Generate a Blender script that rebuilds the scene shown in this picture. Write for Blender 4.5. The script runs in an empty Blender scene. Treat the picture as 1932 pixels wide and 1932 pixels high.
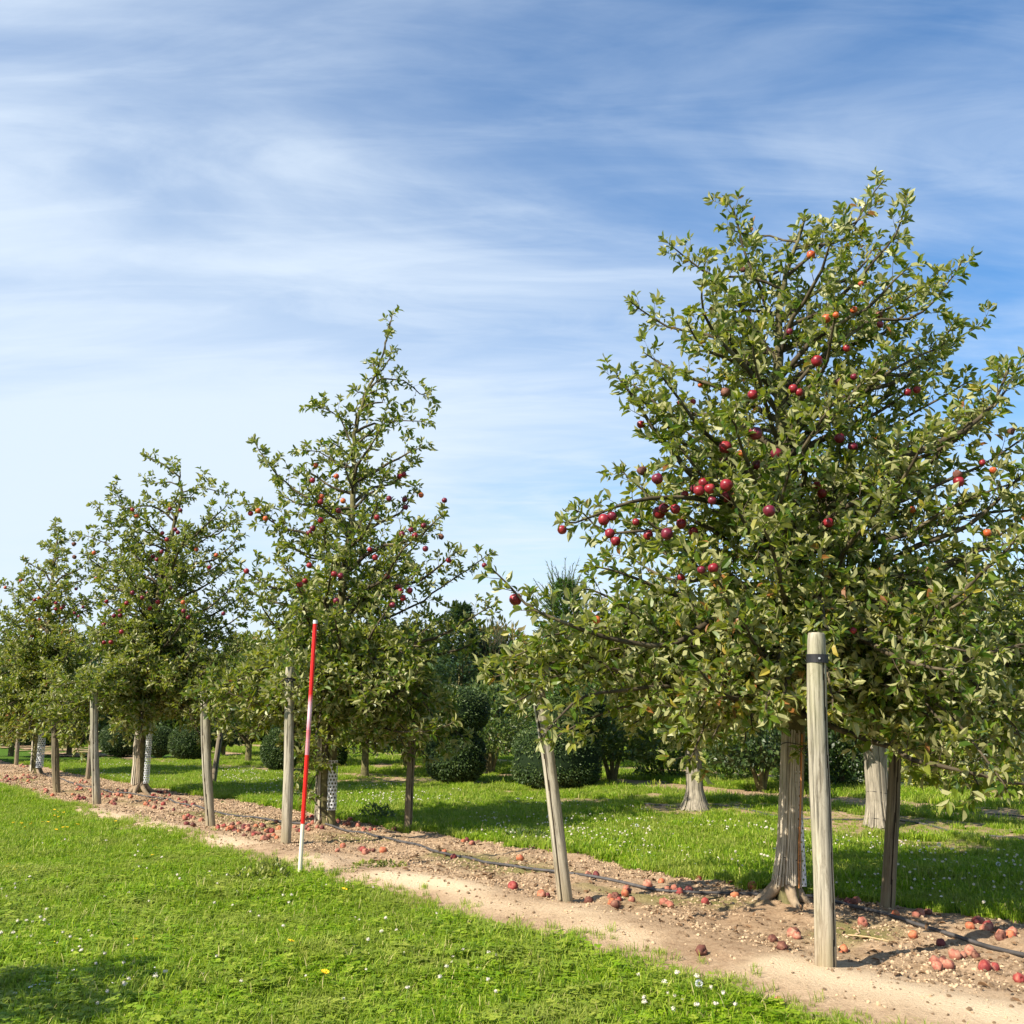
import bpy, math, random
import numpy as np
from mathutils import Vector, Matrix

random.seed(7)
rng = np.random.default_rng(7)
SC = bpy.context.scene
COL = SC.collection

# ------------------------------------------------------------------ camera
F = 1900.0            # focal length for a picture 1932 wide
HC = 1.32             # eye height
PITCH = math.atan(369 / F)
cam_d = bpy.data.cameras.new("camera")
cam = bpy.data.objects.new("camera", cam_d)
COL.objects.link(cam)
cam.location = (0, 0, HC)
cam.rotation_euler = (math.pi / 2 + PITCH, 0, 0)
cam_d.sensor_width = 36
cam_d.lens = 36 * F / 1932
cam_d.clip_end = 2000
SC.camera = cam

# ------------------------------------------------------------------ light
SUN_EL = math.radians(41)
SUN_TO = Vector((0.80, 0.60, 0)).normalized()      # ground direction shadows fall towards
sd = bpy.data.lights.new("sun", 'SUN')
sd.energy = 5.0
sd.angle = math.radians(0.53)
sd.color = (1.0, 0.91, 0.76)
so = bpy.data.objects.new("sun", sd)
COL.objects.link(so)
ldir = Vector((SUN_TO.x * math.cos(SUN_EL), SUN_TO.y * math.cos(SUN_EL), -math.sin(SUN_EL)))
so.rotation_euler = ldir.to_track_quat('-Z', 'Y').to_euler()
so.location = (-10, -10, 12)

world = bpy.data.worlds.new("World")
SC.world = world
world.use_nodes = True


def build_world():
    nt = world.node_tree
    nt.nodes.clear()
    N = nt.nodes.new
    L = nt.links.new
    out = N('ShaderNodeOutputWorld')
    bg = N('ShaderNodeBackground')
    bg.inputs['Strength'].default_value = 0.105
    sky = N('ShaderNodeTexSky')
    sky.sky_type = 'NISHITA'
    sky.sun_disc = False
    sky.sun_elevation = SUN_EL
    sky.sun_rotation = math.atan2(-SUN_TO.x, -SUN_TO.y)
    sky.air_density = 1.0
    sky.dust_density = 0.3
    sky.ozone_density = 2.5
    sky.altitude = 100
    tc = N('ShaderNodeTexCoord')
    sep = N('ShaderNodeSeparateXYZ')
    L(tc.outputs['Generated'], sep.inputs[0])

    def math_(op, a, b=None, c=None):
        m = N('ShaderNodeMath')
        m.operation = op
        for i, v in enumerate((a, b, c)):
            if v is None:
                continue
            if isinstance(v, (int, float)):
                m.inputs[i].default_value = v
            else:
                L(v, m.inputs[i])
        return m.outputs[0]
    zc = math_('MAXIMUM', sep.outputs[2], 0.0)
    den = math_('ADD', zc, 0.16)
    px = math_('DIVIDE', sep.outputs[0], den)
    py = math_('DIVIDE', sep.outputs[1], den)
    comb = N('ShaderNodeCombineXYZ')
    L(px, comb.inputs[0])
    L(py, comb.inputs[1])

    def noise(scale, loc, rot, sc, det, rough, dist=0.0):
        mp = N('ShaderNodeMapping')
        mp.inputs['Location'].default_value = loc
        mp.inputs['Rotation'].default_value = (0, 0, rot)
        mp.inputs['Scale'].default_value = sc
        L(comb.outputs[0], mp.inputs[0])
        n = N('ShaderNodeTexNoise')
        n.inputs['Scale'].default_value = scale
        n.inputs['Detail'].default_value = det
        n.inputs['Roughness'].default_value = rough
        n.inputs['Distortion'].default_value = dist
        L(mp.outputs[0], n.inputs['Vector'])
        return n.outputs['Fac']

    def mr(v, a, b, c=0.0, d=1.0):
        m = N('ShaderNodeMapRange')
        m.interpolation_type = 'SMOOTHSTEP'
        m.inputs[1].default_value = a
        m.inputs[2].default_value = b
        m.inputs[3].default_value = c
        m.inputs[4].default_value = d
        L(v, m.inputs[0])
        return m.outputs[0]
    broad = mr(noise(0.55, (5.3, 0.4, 0), -0.5, (0.7, 1.5, 1), 2, 0.5, 0.4), 0.38, 0.66)
    streak = mr(noise(1.1, (1.9, 3.4, 0), -0.55, (0.7, 1.5, 1), 7, 0.55, 1.1), 0.34, 0.74)
    fine = mr(noise(3.0, (7.0, 2.2, 0), 0.9, (0.6, 2.4, 1), 8, 0.6, 0.9), 0.35, 0.8)
    # thin veil, thicker towards the west (left) and the horizon, clearer in the north-east
    west = mr(sep.outputs[0], -0.50, 0.45, 0.46, -0.04)
    low = mr(sep.outputs[2], 0.08, 0.68, 0.60, -0.06)
    base = math_('ADD', west, low)
    a = math_('MULTIPLY_ADD', broad, 0.24, base)
    b = math_('MULTIPLY_ADD', streak, 0.38, a)
    c = math_('MULTIPLY_ADD', fine, 0.20, b)
    fac = mr(c, 0.12, 1.30, 0.0, 0.95)
    mix = N('ShaderNodeMix')
    mix.data_type = 'RGBA'
    L(fac, mix.inputs[0])
    gam = N('ShaderNodeHueSaturation')
    gam.inputs['Saturation'].default_value = 1.3
    gam.inputs['Value'].default_value = 0.95
    L(sky.outputs[0], gam.inputs['Color'])
    L(gam.outputs[0], mix.inputs[6])
    mix.inputs[7].default_value = (4.0, 4.6, 5.3, 1)
    L(mix.outputs[2], bg.inputs['Color'])
    L(bg.outputs[0], out.inputs[0])


build_world()
SC.view_settings.view_transform = 'Standard'
SC.view_settings.look = 'None'
SC.view_settings.exposure = 0.95
SC.view_settings.gamma = 1.0
SC.view_settings.use_curve_mapping = False
SC.render.engine = 'CYCLES'

# ------------------------------------------------------------------ places
CP, SP = math.cos(PITCH), math.sin(PITCH)


def ray(x, y):
    u = (x - 966) / F
    v = (966 - y) / F
    return u, CP - v * SP, SP + v * CP


def G(x, y):
    """ground point seen at photo position x, y (picture 1932 wide)"""
    r = ray(x, y)
    k = -HC / r[2]
    return r[0] * k, r[1] * k


def P(x, y, Y):
    """point at depth Y seen at x, y"""
    r = ray(x, y)
    k = Y / r[1]
    return Vector((r[0] * k, Y, HC + r[2] * k))


def proj(p):
    """world -> picture position (numpy, n x 3)"""
    x, y, z = p[:, 0], p[:, 1], p[:, 2] - HC
    d = y * CP + z * SP
    v = -y * SP + z * CP
    return 966 + F * x / d, 966 - F * v / d, d


S = np.array((-0.6574, 0.7535))     # along the tree rows
NRM = np.array((0.7535, 0.6574))    # across the rows, away from the camera


def ST(x, y):
    return x * S[0] + y * S[1], x * NRM[0] + y * NRM[1]


def XY(s, t):
    return s * S[0] + t * NRM[0], s * S[1] + t * NRM[1]


def _hash(ix, iy, seed):
    h = (ix.astype(np.int64) * 374761393 + iy.astype(np.int64) * 668265263 + seed * 1442695041) & 0x7fffffff
    h = ((h ^ (h >> 13)) * 1274126177) & 0x7fffffff
    return ((h ^ (h >> 16)) & 0xffff) / 65535.0


def vn(x, y, sc=1.0, seed=0):
    x = np.asarray(x, float) / sc
    y = np.asarray(y, float) / sc
    ix = np.floor(x)
    iy = np.floor(y)
    fx = x - ix
    fy = y - iy
    fx = fx * fx * (3 - 2 * fx)
    fy = fy * fy * (3 - 2 * fy)
    a = _hash(ix, iy, seed)
    b = _hash(ix + 1, iy, seed)
    c = _hash(ix, iy + 1, seed)
    d = _hash(ix + 1, iy + 1, seed)
    return (a * (1 - fx) + b * fx) * (1 - fy) + (c * (1 - fx) + d * fx) * fy


def sm(x, a, b):
    t = np.clip((x - a) / (b - a), 0, 1)
    return t * t * (3 - 2 * t)


def soil_front(s):
    return 4.02 + 0.26 * (vn(s, 0 * s, 1.3, 3) - .5) + 0.16 * (vn(s, 0 * s, .27, 4) - .5) + 0.04 * s


def soil_back(s):
    return 6.55 + 0.25 * (vn(s, 0 * s, 1.1, 5) - .5) + 0.16 * (vn(s, 0 * s, .3, 6) - .5) + 0.045 * np.maximum(s - 6, 0) + .25 * sm(s, 5, 3)


def mask1(s, t):
    return (t > soil_front(s) + .07 * (vn(s, t, .09, 8) - .5)) & (t < soil_back(s) + .10 * (vn(s, t, .12, 9) - .5))


def mask2(s, t):
    c = 10.75
    m = vn(s, t, .8, 11) * .6 + vn(s, t, .22, 12) * .4
    near = np.minimum.reduce([np.hypot((s - a) * .7, t - b) for a, b in ((6.18, 10.8), (8.6, 10.6), (11.9, 11.9), (14.5, 11.3), (17.2, 11.1), (19.8, 10.8), (23.9, 12.0))])
    return m > 0.44 + np.abs(t - c) * .17 - .30 * np.exp(-(near / .8) ** 2)


def mask3(s, t):
    e = .3 * (vn(s, t, .8, 21) - .5) + .2 * (vn(s, t, .2, 22) - .5)
    return (t > 12.75 + e) & (t < 14.15 + e) & (vn(s, t, .35, 23) > .22)


def mask4(s, t):
    e = .3 * (vn(s, t, .9, 31) - .5) + .2 * (vn(s, t, .2, 32) - .5)
    return ((t > 16.2 + e) & (t < 17.3 + e)) | ((t > 19.8 + e) & (t < 21.2 + e)) | ((t > 24.5 + e) & (t < 26 + e))


def anysoil(s, t):
    return mask1(s, t) | ((t > 9.3) & (t < 12.2) & mask2(s, t)) | mask3(s, t) | mask4(s, t)


TREES = {1: (1487, 1712), 2: (612, 1565), 3: (262, 1503), 4: (68, 1464)}
TG = {k: G(*v) for k, v in TREES.items()}


def gz(x, y):
    """ground height"""
    x = np.asarray(x, float)
    y = np.asarray(y, float)
    s, t = ST(x, y)
    h = 0.05 * (vn(x, y, 2.3, 41) - .5) + 0.02 * (vn(x, y, .6, 42) - .5)
    h = h * sm(y, 3, 5)
    a = sm(t, 4.1, 4.45) * (1 - sm(t, 6.5, 6.9))
    ridge = np.exp(-((t - 4.72 - .15 * (vn(s, 0 * s, .9, 43) - .5)) / .28) ** 2)
    h = h + a * (0.01 + .035 * ridge * (.5 + vn(s, t, .8, 44)))
    cl = sm(t, 4.75, 5.1)
    h = h + a * (.026 * (.35 + .65 * cl) * (vn(x, y, .17, 45) - .5) + (.25 + .75 * cl) * (.026 * (vn(x, y, .08, 46) - .5)) + .02 * (vn(x, y, .33, 47) - .5))
    for k, (tx, ty) in TG.items():
        h = h + .05 * np.exp(-(np.hypot(x - tx, y - ty) / .3) ** 2)
    return h


def gzf(x, y):
    return float(gz(np.array([x]), np.array([y]))[0])


# ------------------------------------------------------------------ materials
def mat(name, build):
    m = bpy.data.materials.new(name)
    m.use_nodes = True
    nt = m.node_tree
    nt.nodes.clear()
    out = nt.nodes.new('ShaderNodeOutputMaterial')
    build(nt, out)
    return m


class NB:
    """small node helper"""
    def __init__(s, nt):
        s.nt = nt

    def n(s, t, **kw):
        nd = s.nt.nodes.new(t)
        for k, v in kw.items():
            if isinstance(v, bpy.types.NodeSocket):
                s.nt.links.new(v, nd.inputs[k])
            else:
                nd.inputs[k].default_value = v
        return nd

    def l(s, a, b):
        s.nt.links.new(a, b)

    def noise(s, vec, scale, detail=4, rough=.55, sc=None, dist=0.):
        if sc:
            m = s.n('ShaderNodeMapping')
            m.inputs['Scale'].default_value = sc
            s.l(vec, m.inputs[0])
            vec = m.outputs[0]
        n = s.n('ShaderNodeTexNoise')
        n.inputs['Scale'].default_value = scale
        n.inputs['Detail'].default_value = detail
        n.inputs['Roughness'].default_value = rough
        n.inputs['Distortion'].default_value = dist
        s.l(vec, n.inputs['Vector'])
        return n.outputs['Fac']

    def ramp(s, fac, stops):
        r = s.n('ShaderNodeValToRGB')
        el = r.color_ramp.elements
        while len(el) < len(stops):
            el.new(.5)
        for e, (p, c) in zip(el, stops):
            e.position = p
            e.color = (*c, 1)
        s.l(fac, r.inputs[0])
        return r.outputs[0]

    def mix(s, f, a, b, mode='MIX'):
        m = s.n('ShaderNodeMix')
        m.data_type = 'RGBA'
        m.blend_type = mode
        for i, v in ((0, f), (6, a), (7, b)):
            if isinstance(v, bpy.types.NodeSocket):
                s.l(v, m.inputs[i])
            elif i == 0:
                m.inputs[0].default_value = v
            else:
                m.inputs[i].default_value = (*v, 1)
        return m.outputs[2]

    def bump(s, h, strength, dist):
        b = s.n('ShaderNodeBump')
        b.inputs['Strength'].default_value = strength
        b.inputs['Distance'].default_value = dist
        s.l(h, b.inputs['Height'])
        return b.outputs[0]

    def pbsdf(s, col, rough=.7, spec=.3, normal=None):
        p = s.n('ShaderNodeBsdfPrincipled')
        if isinstance(col, bpy.types.NodeSocket):
            s.l(col, p.inputs['Base Color'])
        else:
            p.inputs['Base Color'].default_value = (*col, 1)
        p.inputs['Roughness'].default_value = rough
        p.inputs['Specular IOR Level'].default_value = spec
        if normal is not None:
            s.l(normal, p.inputs['Normal'])
        return p.outputs[0]


def leaf_mat(name, stops, under, rough=.42, spec=.45, trans=.3, tcol=None):
    def b(nt, out):
        B = NB(nt)
        at = B.n('ShaderNodeAttribute')
        at.attribute_name = 'tint'
        top = B.ramp(at.outputs['Fac'], stops)
        geo = B.n('ShaderNodeNewGeometry')
        tcd = B.n('ShaderNodeTexCoord')
        nz = B.noise(tcd.outputs['Object'], 34, 3, .6)
        top = B.mix(.5, top, B.ramp(nz, [(.3, (.55, .6, .55)), (.7, (1.0, 1.0, 1.0))]), 'MULTIPLY')
        und = B.mix(at.outputs['Fac'], under, tuple(min(1, c * 1.35) for c in under))
        col = B.mix(geo.outputs['Backfacing'], top, und)
        p = B.pbsdf(col, rough, spec)
        t = B.n('ShaderNodeBsdfTranslucent')
        tc2 = B.mix(.6, top, tcol or (.22, .32, .03))
        B.l(tc2, t.inputs['Color'])
        m = B.n('ShaderNodeMixShader')
        m.inputs[0].default_value = trans
        B.l(p, m.inputs[1])
        B.l(t.outputs[0], m.inputs[2])
        B.l(m.outputs[0], out.inputs[0])
    return mat(name, b)


M = {}
M['leaf'] = leaf_mat('apple_leaf', [(0, (.022, .065, .008)), (.35, (.065, .130, .009)), (.65, (.145, .205, .020)), (.9, (.28, .29, .055)), (.98, (.45, .34, .05)), (1, (.30, .12, .04))], (.31, .31, .14), .42, .38, .36, (.42, .47, .02))
M['leaf_olive'] = leaf_mat('olive_leaf', [(0, (.045, .065, .012)), (.5, (.095, .115, .02)), (.85, (.15, .16, .03)), (1, (.32, .24, .04))], (.18, .20, .09))
M['shrub'] = leaf_mat('shrub_leaf', [(0, (.035, .075, .012)), (.6, (.08, .13, .02)), (1, (.15, .19, .04))], (.13, .16, .06))
M['dark_shrub'] = leaf_mat('dark_shrub_leaf', [(0, (.018, .042, .010)), (.7, (.045, .08, .016)), (1, (.09, .12, .03))], (.07, .10, .04), trans=.15)
M['yellow_shrub'] = leaf_mat('yellow_shrub_leaf', [(0, (.12, .16, .018)), (.6, (.26, .28, .03)), (1, (.42, .38, .04))], (.26, .28, .08))
M['silver'] = leaf_mat('silver_leaf', [(0, (.14, .18, .12)), (1, (.30, .34, .25))], (.34, .37, .30), trans=.15)
M['autumn'] = leaf_mat('autumn_leaf', [(0, (.08, .08, .012)), (.6, (.17, .12, .02)), (1, (.26, .13, .03))], (.18, .14, .05))
M['yew'] = leaf_mat('yew_needles', [(0, (.03, .06, .012)), (.7, (.06, .10, .02)), (1, (.11, .15, .035))], (.05, .08, .03), .5, .3, .08)
M['pine'] = leaf_mat('pine_needles', [(0, (.05, .13, .02)), (.7, (.10, .21, .035)), (1, (.17, .27, .06))], (.10, .18, .05), .5, .3, .2)
M['blue_pine'] = leaf_mat('spruce_needles', [(0, (.02, .055, .026)), (.7, (.04, .09, .04)), (1, (.075, .13, .055))], (.05, .09, .05), .5, .3, .15)
def grassm(nt, out):
    B = NB(nt)
    at = B.n('ShaderNodeAttribute')
    at.attribute_name = 'tint'
    c = B.ramp(at.outputs['Fac'], [(0, (.07, .17, .007)), (.35, (.18, .32, .009)), (.7, (.33, .46, .022)), (.9, (.50, .50, .10)), (1, (.62, .52, .24))])
    pos = B.n('ShaderNodeNewGeometry').outputs['Position']
    n1 = B.noise(pos, 1.7, 4, .6)
    n2 = B.noise(pos, 7, 3, .6)
    c = B.mix(B.ramp(n1, [(.42, (0, 0, 0)), (.68, (.6, .6, .6))]), c, (.36, .36, .09))
    c = B.mix(.7, c, B.ramp(n2, [(.3, (.5, .55, .5)), (.62, (1, 1, 1))]), 'MULTIPLY')
    p = B.pbsdf(c, .5, .2)
    t = B.n('ShaderNodeBsdfTranslucent')
    B.l(B.mix(.5, c, (.36, .56, .02)), t.inputs['Color'])
    m = B.n('ShaderNodeMixShader')
    m.inputs[0].default_value = .4
    B.l(p, m.inputs[1])
    B.l(t.outputs[0], m.inputs[2])
    B.l(m.outputs[0], out.inputs[0])


M['grass'] = mat('grass_blade', grassm)


def bark(nt, out):
    B = NB(nt)
    tc = B.n('ShaderNodeTexCoord').outputs['Object']
    a = B.noise(tc, 9, 6, .65)
    g = B.noise(tc, 45, 4, .6, (1, 1, .5))
    c = B.ramp(a, [(.3, (.07, .06, .035)), (.5, (.16, .145, .065)), (.7, (.27, .24, .11))])
    c = B.mix(.5, c, B.ramp(g, [(.35, (.45, .45, .4)), (.65, (1, 1, 1))]), 'MULTIPLY')
    nm = B.bump(g, .5, .01)
    B.l(B.pbsdf(c, .85, .15, nm), out.inputs[0])


M['bark'] = mat('apple_bark', bark)


def twig(nt, out):
    B = NB(nt)
    tc = B.n('ShaderNodeTexCoord').outputs['Object']
    a = B.noise(tc, 7, 4, .6)
    c = B.ramp(a, [(.3, (.035, .026, .018)), (.55, (.085, .068, .042)), (.75, (.20, .165, .10))])
    B.l(B.pbsdf(c, .8, .2), out.inputs[0])


M['twig'] = mat('twig_bark', twig)


def dryroot(nt, out):
    B = NB(nt)
    tc = B.n('ShaderNodeTexCoord').outputs['Object']
    a = B.noise(tc, 14, 6, .65)
    c = B.ramp(a, [(.3, (.20, .15, .10)), (.7, (.36, .28, .19))])
    B.l(B.pbsdf(c, .9, .1, B.bump(a, .6, .02)), out.inputs[0])


M['root'] = mat('dusty_root', dryroot)


def wood(tone, green):
    def b(nt, out):
        B = NB(nt)
        tc = B.n('ShaderNodeTexCoord').outputs['Object']
        gr = B.noise(tc, 60, 6, .65, (1, 1, .035), .3)
        big = B.noise(tc, 5, 4, .6, (1, 1, .3))
        c = B.ramp(gr, [(.36, tuple(.25 * t for t in tone)), (.44, tuple(.66 * t for t in tone)), (.53, tone), (.66, tuple(1.25 * t for t in tone))])
        st = B.noise(tc, 22, 5, .7, (1, 1, .22), 1.2)
        c = B.mix(.75, c, B.ramp(st, [(.34, (.42, .38, .34)), (.5, (1, 1, 1))]), 'MULTIPLY')
        gm = B.ramp(big, [(.45, (0, 0, 0)), (.7, (green, green, green))])
        c = B.mix(gm, c, (.22, .22, .10))
        sep = B.n('ShaderNodeSeparateXYZ')
        B.l(tc, sep.inputs[0])
        mr = B.n('ShaderNodeMapRange')
        mr.inputs[1].default_value = .45
        mr.inputs[2].default_value = .0
        mr.inputs[3].default_value = 0
        mr.inputs[4].default_value = .55
        B.l(sep.outputs[2], mr.inputs[0])
        c = B.mix(mr.outputs[0], c, (.30, .22, .13))
        B.l(B.pbsdf(c, .85, .15, B.bump(gr, .55, .006)), out.inputs[0])
    return b


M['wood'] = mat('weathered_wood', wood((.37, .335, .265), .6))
M['wood_dark'] = mat('weathered_wood_painted_shade', wood((.24, .20, .15), .5))  # darker copy of the wood for whole rear stakes, shade put into its colour
M['wood_brown_shaded'] = mat('brown_wood_painted_shade', wood((.17, .14, .095), .6))  # brown wood, darkened further so that its colour carries the stakes' shade


def cane(c1, c2):
    def b(nt, out):
        B = NB(nt)
        tc = B.n('ShaderNodeTexCoord').outputs['Object']
        gr = B.noise(tc, 30, 5, .65, (1, 1, .12), .3)
        c = B.ramp(gr, [(.3, c1), (.65, c2)])
        B.l(B.pbsdf(c, .75, .2, B.bump(gr, .4, .004)), out.inputs[0])
    return b


M['cane_grey'] = mat('grey_cane', cane((.22, .19, .14), (.60, .53, .42)))
M['cane_pale'] = mat('pale_grey_cane', cane((.13, .115, .09), (.36, .32, .25)))
M['cane_brown'] = mat('brown_cane', cane((.15, .115, .075), (.46, .38, .27)))
M['cane_orange'] = mat('orange_cane', cane((.30, .12, .04), (.55, .25, .10)))


def simple(name, col, rough=.6, spec=.3, var=0.0, sc=20):
    def b(nt, out):
        B = NB(nt)
        tc = B.n('ShaderNodeTexCoord').outputs['Object']
        n = B.noise(tc, sc, 4, .6)
        c = B.mix(var, col, B.ramp(n, [(.3, tuple(.35 * x for x in col)), (.7, tuple(min(1, 1.3 * x) for x in col))]))
        B.l(B.pbsdf(c, rough, spec), out.inputs[0])
    return mat(name, b)


M['crack'] = simple('dark_crack', (.05, .04, .028), .95, .05, .4, 60)
M['rubber'] = simple('black_rubber', (.02, .02, .024), .55, .35, .5)
M['wire'] = simple('dark_wire', (.035, .03, .028), .6, .4, .3)
M['hose'] = simple('black_hose', (.075, .07, .07), .55, .35, .8, 9)
M['white_plastic'] = simple('white_plastic', (.62, .64, .66), .4, .4, .25)
M['pole_red'] = simple('red_paint', (.72, .012, .010), .35, .5, .12)
M['pole_white'] = simple('cream_paint', (.74, .68, .55), .4, .5, .15)
M['metal'] = simple('grey_metal', (.4, .42, .45), .35, .5, .2)


def polepink(nt, out):
    # lower white field stained pink by the red paint: uneven wash
    B = NB(nt)
    tc = B.n('ShaderNodeTexCoord').outputs['Object']
    sep = B.n('ShaderNodeSeparateXYZ')
    B.l(tc, sep.inputs[0])
    n = B.noise(tc, 16, 4, .6)
    ad = B.n('ShaderNodeMath')
    ad.operation = 'MULTIPLY_ADD'
    ad.inputs[1].default_value = .08
    B.l(n, ad.inputs[0])
    B.l(sep.outputs[2], ad.inputs[2])
    c = B.ramp(ad.outputs[0], [(.0, (.60, .22, .27)), (.14, (.62, .25, .30)), (.22, (.55, .13, .17)), (.34, (.72, .45, .55)), (.40, (.74, .50, .62)), (.52, (.74, .012, .010))])
    B.l(B.pbsdf(c, .35, .5), out.inputs[0])


M['pole_pink'] = mat('stained_paint', polepink)


def applem(c1, c2, c3, rough=.38):
    def b(nt, out):
        B = NB(nt)
        tc = B.n('ShaderNodeTexCoord').outputs['Object']
        oi = B.n('ShaderNodeObjectInfo')
        av = B.n('ShaderNodeVectorMath')
        av.operation = 'ADD'
        sc = B.n('ShaderNodeVectorMath')
        sc.operation = 'SCALE'
        B.l(oi.outputs['Location'], sc.inputs[0])
        sc.inputs['Scale'].default_value = 3.7
        B.l(tc, av.inputs[0])
        B.l(sc.outputs[0], av.inputs[1])
        n = B.noise(av.outputs[0], 22, 5, .65)
        f = B.noise(av.outputs[0], 120, 2, .5)
        c = B.ramp(n, [(.32, c1), (.5, c2), (.72, c3)])
        c = B.mix(.25, c, B.ramp(f, [(.4, (.7, .6, .6)), (.6, (1, 1, 1))]), 'MULTIPLY')
        B.l(B.pbsdf(c, rough, .4), out.inputs[0])
    return b


M['apple_red'] = mat('red_apple_skin', applem((.11, .007, .014), (.24, .012, .024), (.36, .05, .045)))
M['apple_dark'] = mat('dark_red_apple_skin', applem((.07, .006, .014), (.15, .012, .03), (.26, .03, .05)))
M['apple_orange'] = mat('orange_apple_skin', applem((.30, .035, .015), (.48, .09, .03), (.52, .20, .05), .4))
M['apple_dusty'] = mat('dusty_pink_apple_skin', applem((.22, .065, .045), (.36, .135, .09), (.44, .28, .18), .85))
M['apple_rotten'] = mat('rotten_apple_skin', applem((.05, .018, .014), (.13, .045, .03), (.26, .13, .08), .75))


def soilm(nt, out):
    B = NB(nt)
    tc = B.n('ShaderNodeTexCoord').outputs['Object']
    a = B.noise(tc, 1.1, 5, .6)
    b_ = B.noise(tc, 13, 6, .7)
    f = B.noise(tc, 60, 5, .75)
    at = B.n('ShaderNodeAttribute')
    at.attribute_name = 'moss'
    c = B.ramp(b_, [(.3, (.26, .17, .10)), (.45, (.46, .325, .205)), (.7, (.60, .445, .295))])
    c = B.mix(.45, c, B.ramp(a, [(.35, (.62, .55, .5)), (.65, (1, 1, 1))]), 'MULTIPLY')
    c = B.mix(.55, c, B.ramp(f, [(.35, (.5, .45, .42)), (.6, (1, 1, 1))]), 'MULTIPLY')
    at2 = B.n('ShaderNodeAttribute')
    at2.attribute_name = 'sand'
    c = B.mix(at2.outputs['Fac'], c, B.ramp(f, [(.3, (.60, .455, .295)), (.7, (.72, .565, .385))]))
    c = B.mix(at.outputs['Fac'], c, B.ramp(f, [(.3, (.09, .10, .02)), (.7, (.22, .22, .06))]))
    nm = B.bump(f, .9, .02)
    B.l(B.pbsdf(c, .95, .08, nm), out.inputs[0])


M['soil'] = mat('sandy_soil', soilm)
M['clod'] = simple('dry_clod', (.50, .365, .235), .95, .08, .5, 30)


def lawnm(nt, out):
    B = NB(nt)
    tc = B.n('ShaderNodeTexCoord').outputs['Object']
    b_ = B.noise(tc, 2.2, 5, .65)
    f = B.noise(tc, 45, 5, .7)
    c = B.ramp(f, [(.3, (.035, .075, .010)), (.5, (.07, .14, .014)), (.72, (.13, .21, .03))])
    c = B.mix(.4, c, B.ramp(b_, [(.35, (.7, .75, .6)), (.65, (1, 1, 1))]), 'MULTIPLY')
    B.l(B.pbsdf(c, .9, .1, B.bump(f, .8, .02)), out.inputs[0])


M['lawn'] = mat('lawn_ground', lawnm)
M['petal_white'] = simple('white_clover_petal', (.72, .66, .56), .7, .2, .3, 300)
M['petal_daisy'] = simple('daisy_petal', (.85, .85, .84), .7, .2)
M['petal_yellow'] = simple('yellow_petal', (.80, .52, .02), .6, .2, .15, 200)
M['fluff'] = simple('seed_fluff', (.62, .64, .62), .9, .1)
M['stalk'] = simple('green_stalk', (.12, .2, .04), .6, .3)
M['dead_leaf'] = simple('dead_leaf', (.20, .12, .065), .8, .15, .6, 40)
M['straw'] = simple('dry_straw', (.52, .36, .20), .7, .2, .3)


# ------------------------------------------------------------------ mesh helpers
def np_mesh(name, V, T, mats, mi=None, attrs=None, smooth=False):
    V = np.asarray(V, np.float32)
    T = np.asarray(T, np.int32)
    k = T.shape[1]
    me = bpy.data.meshes.new(name)
    me.vertices.add(len(V))
    me.vertices.foreach_set('co', V.ravel())
    me.loops.add(T.size)
    me.loops.foreach_set('vertex_index', T.ravel())
    me.polygons.add(len(T))
    me.polygons.foreach_set('loop_start', np.arange(0, T.size, k, dtype=np.int32))
    me.polygons.foreach_set('loop_total', np.full(len(T), k, np.int32))
    if mi is not None:
        me.polygons.foreach_set('material_index', np.asarray(mi, np.int32))
    me.polygons.foreach_set('use_smooth', np.full(len(T), smooth))
    for m in (mats if isinstance(mats, (list, tuple)) else [mats]):
        me.materials.append(m)
    for an, (dom, val) in (attrs or {}).items():
        a = me.attributes.new(an, 'FLOAT', dom)
        a.data.foreach_set('value', np.asarray(val, np.float32))
    me.update(calc_edges=True)
    return me


def link(name, me, parent=None, loc=None):
    o = bpy.data.objects.new(name, me)
    COL.objects.link(o)
    if loc is not None:
        o.location = loc
    if parent is not None:
        o.parent = parent
    return o


def tag(o, label=None, cat=None, group=None, kind=None):
    if label:
        o['label'] = label
    if cat:
        o['category'] = cat
    if group:
        o['group'] = group
    if kind:
        o['kind'] = kind
    return o


def empty(name, loc, label, cat, group=None):
    o = bpy.data.objects.new(name, None)
    COL.objects.link(o)
    o.location = loc
    o.empty_display_size = .1
    return tag(o, label, cat, group)


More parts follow.
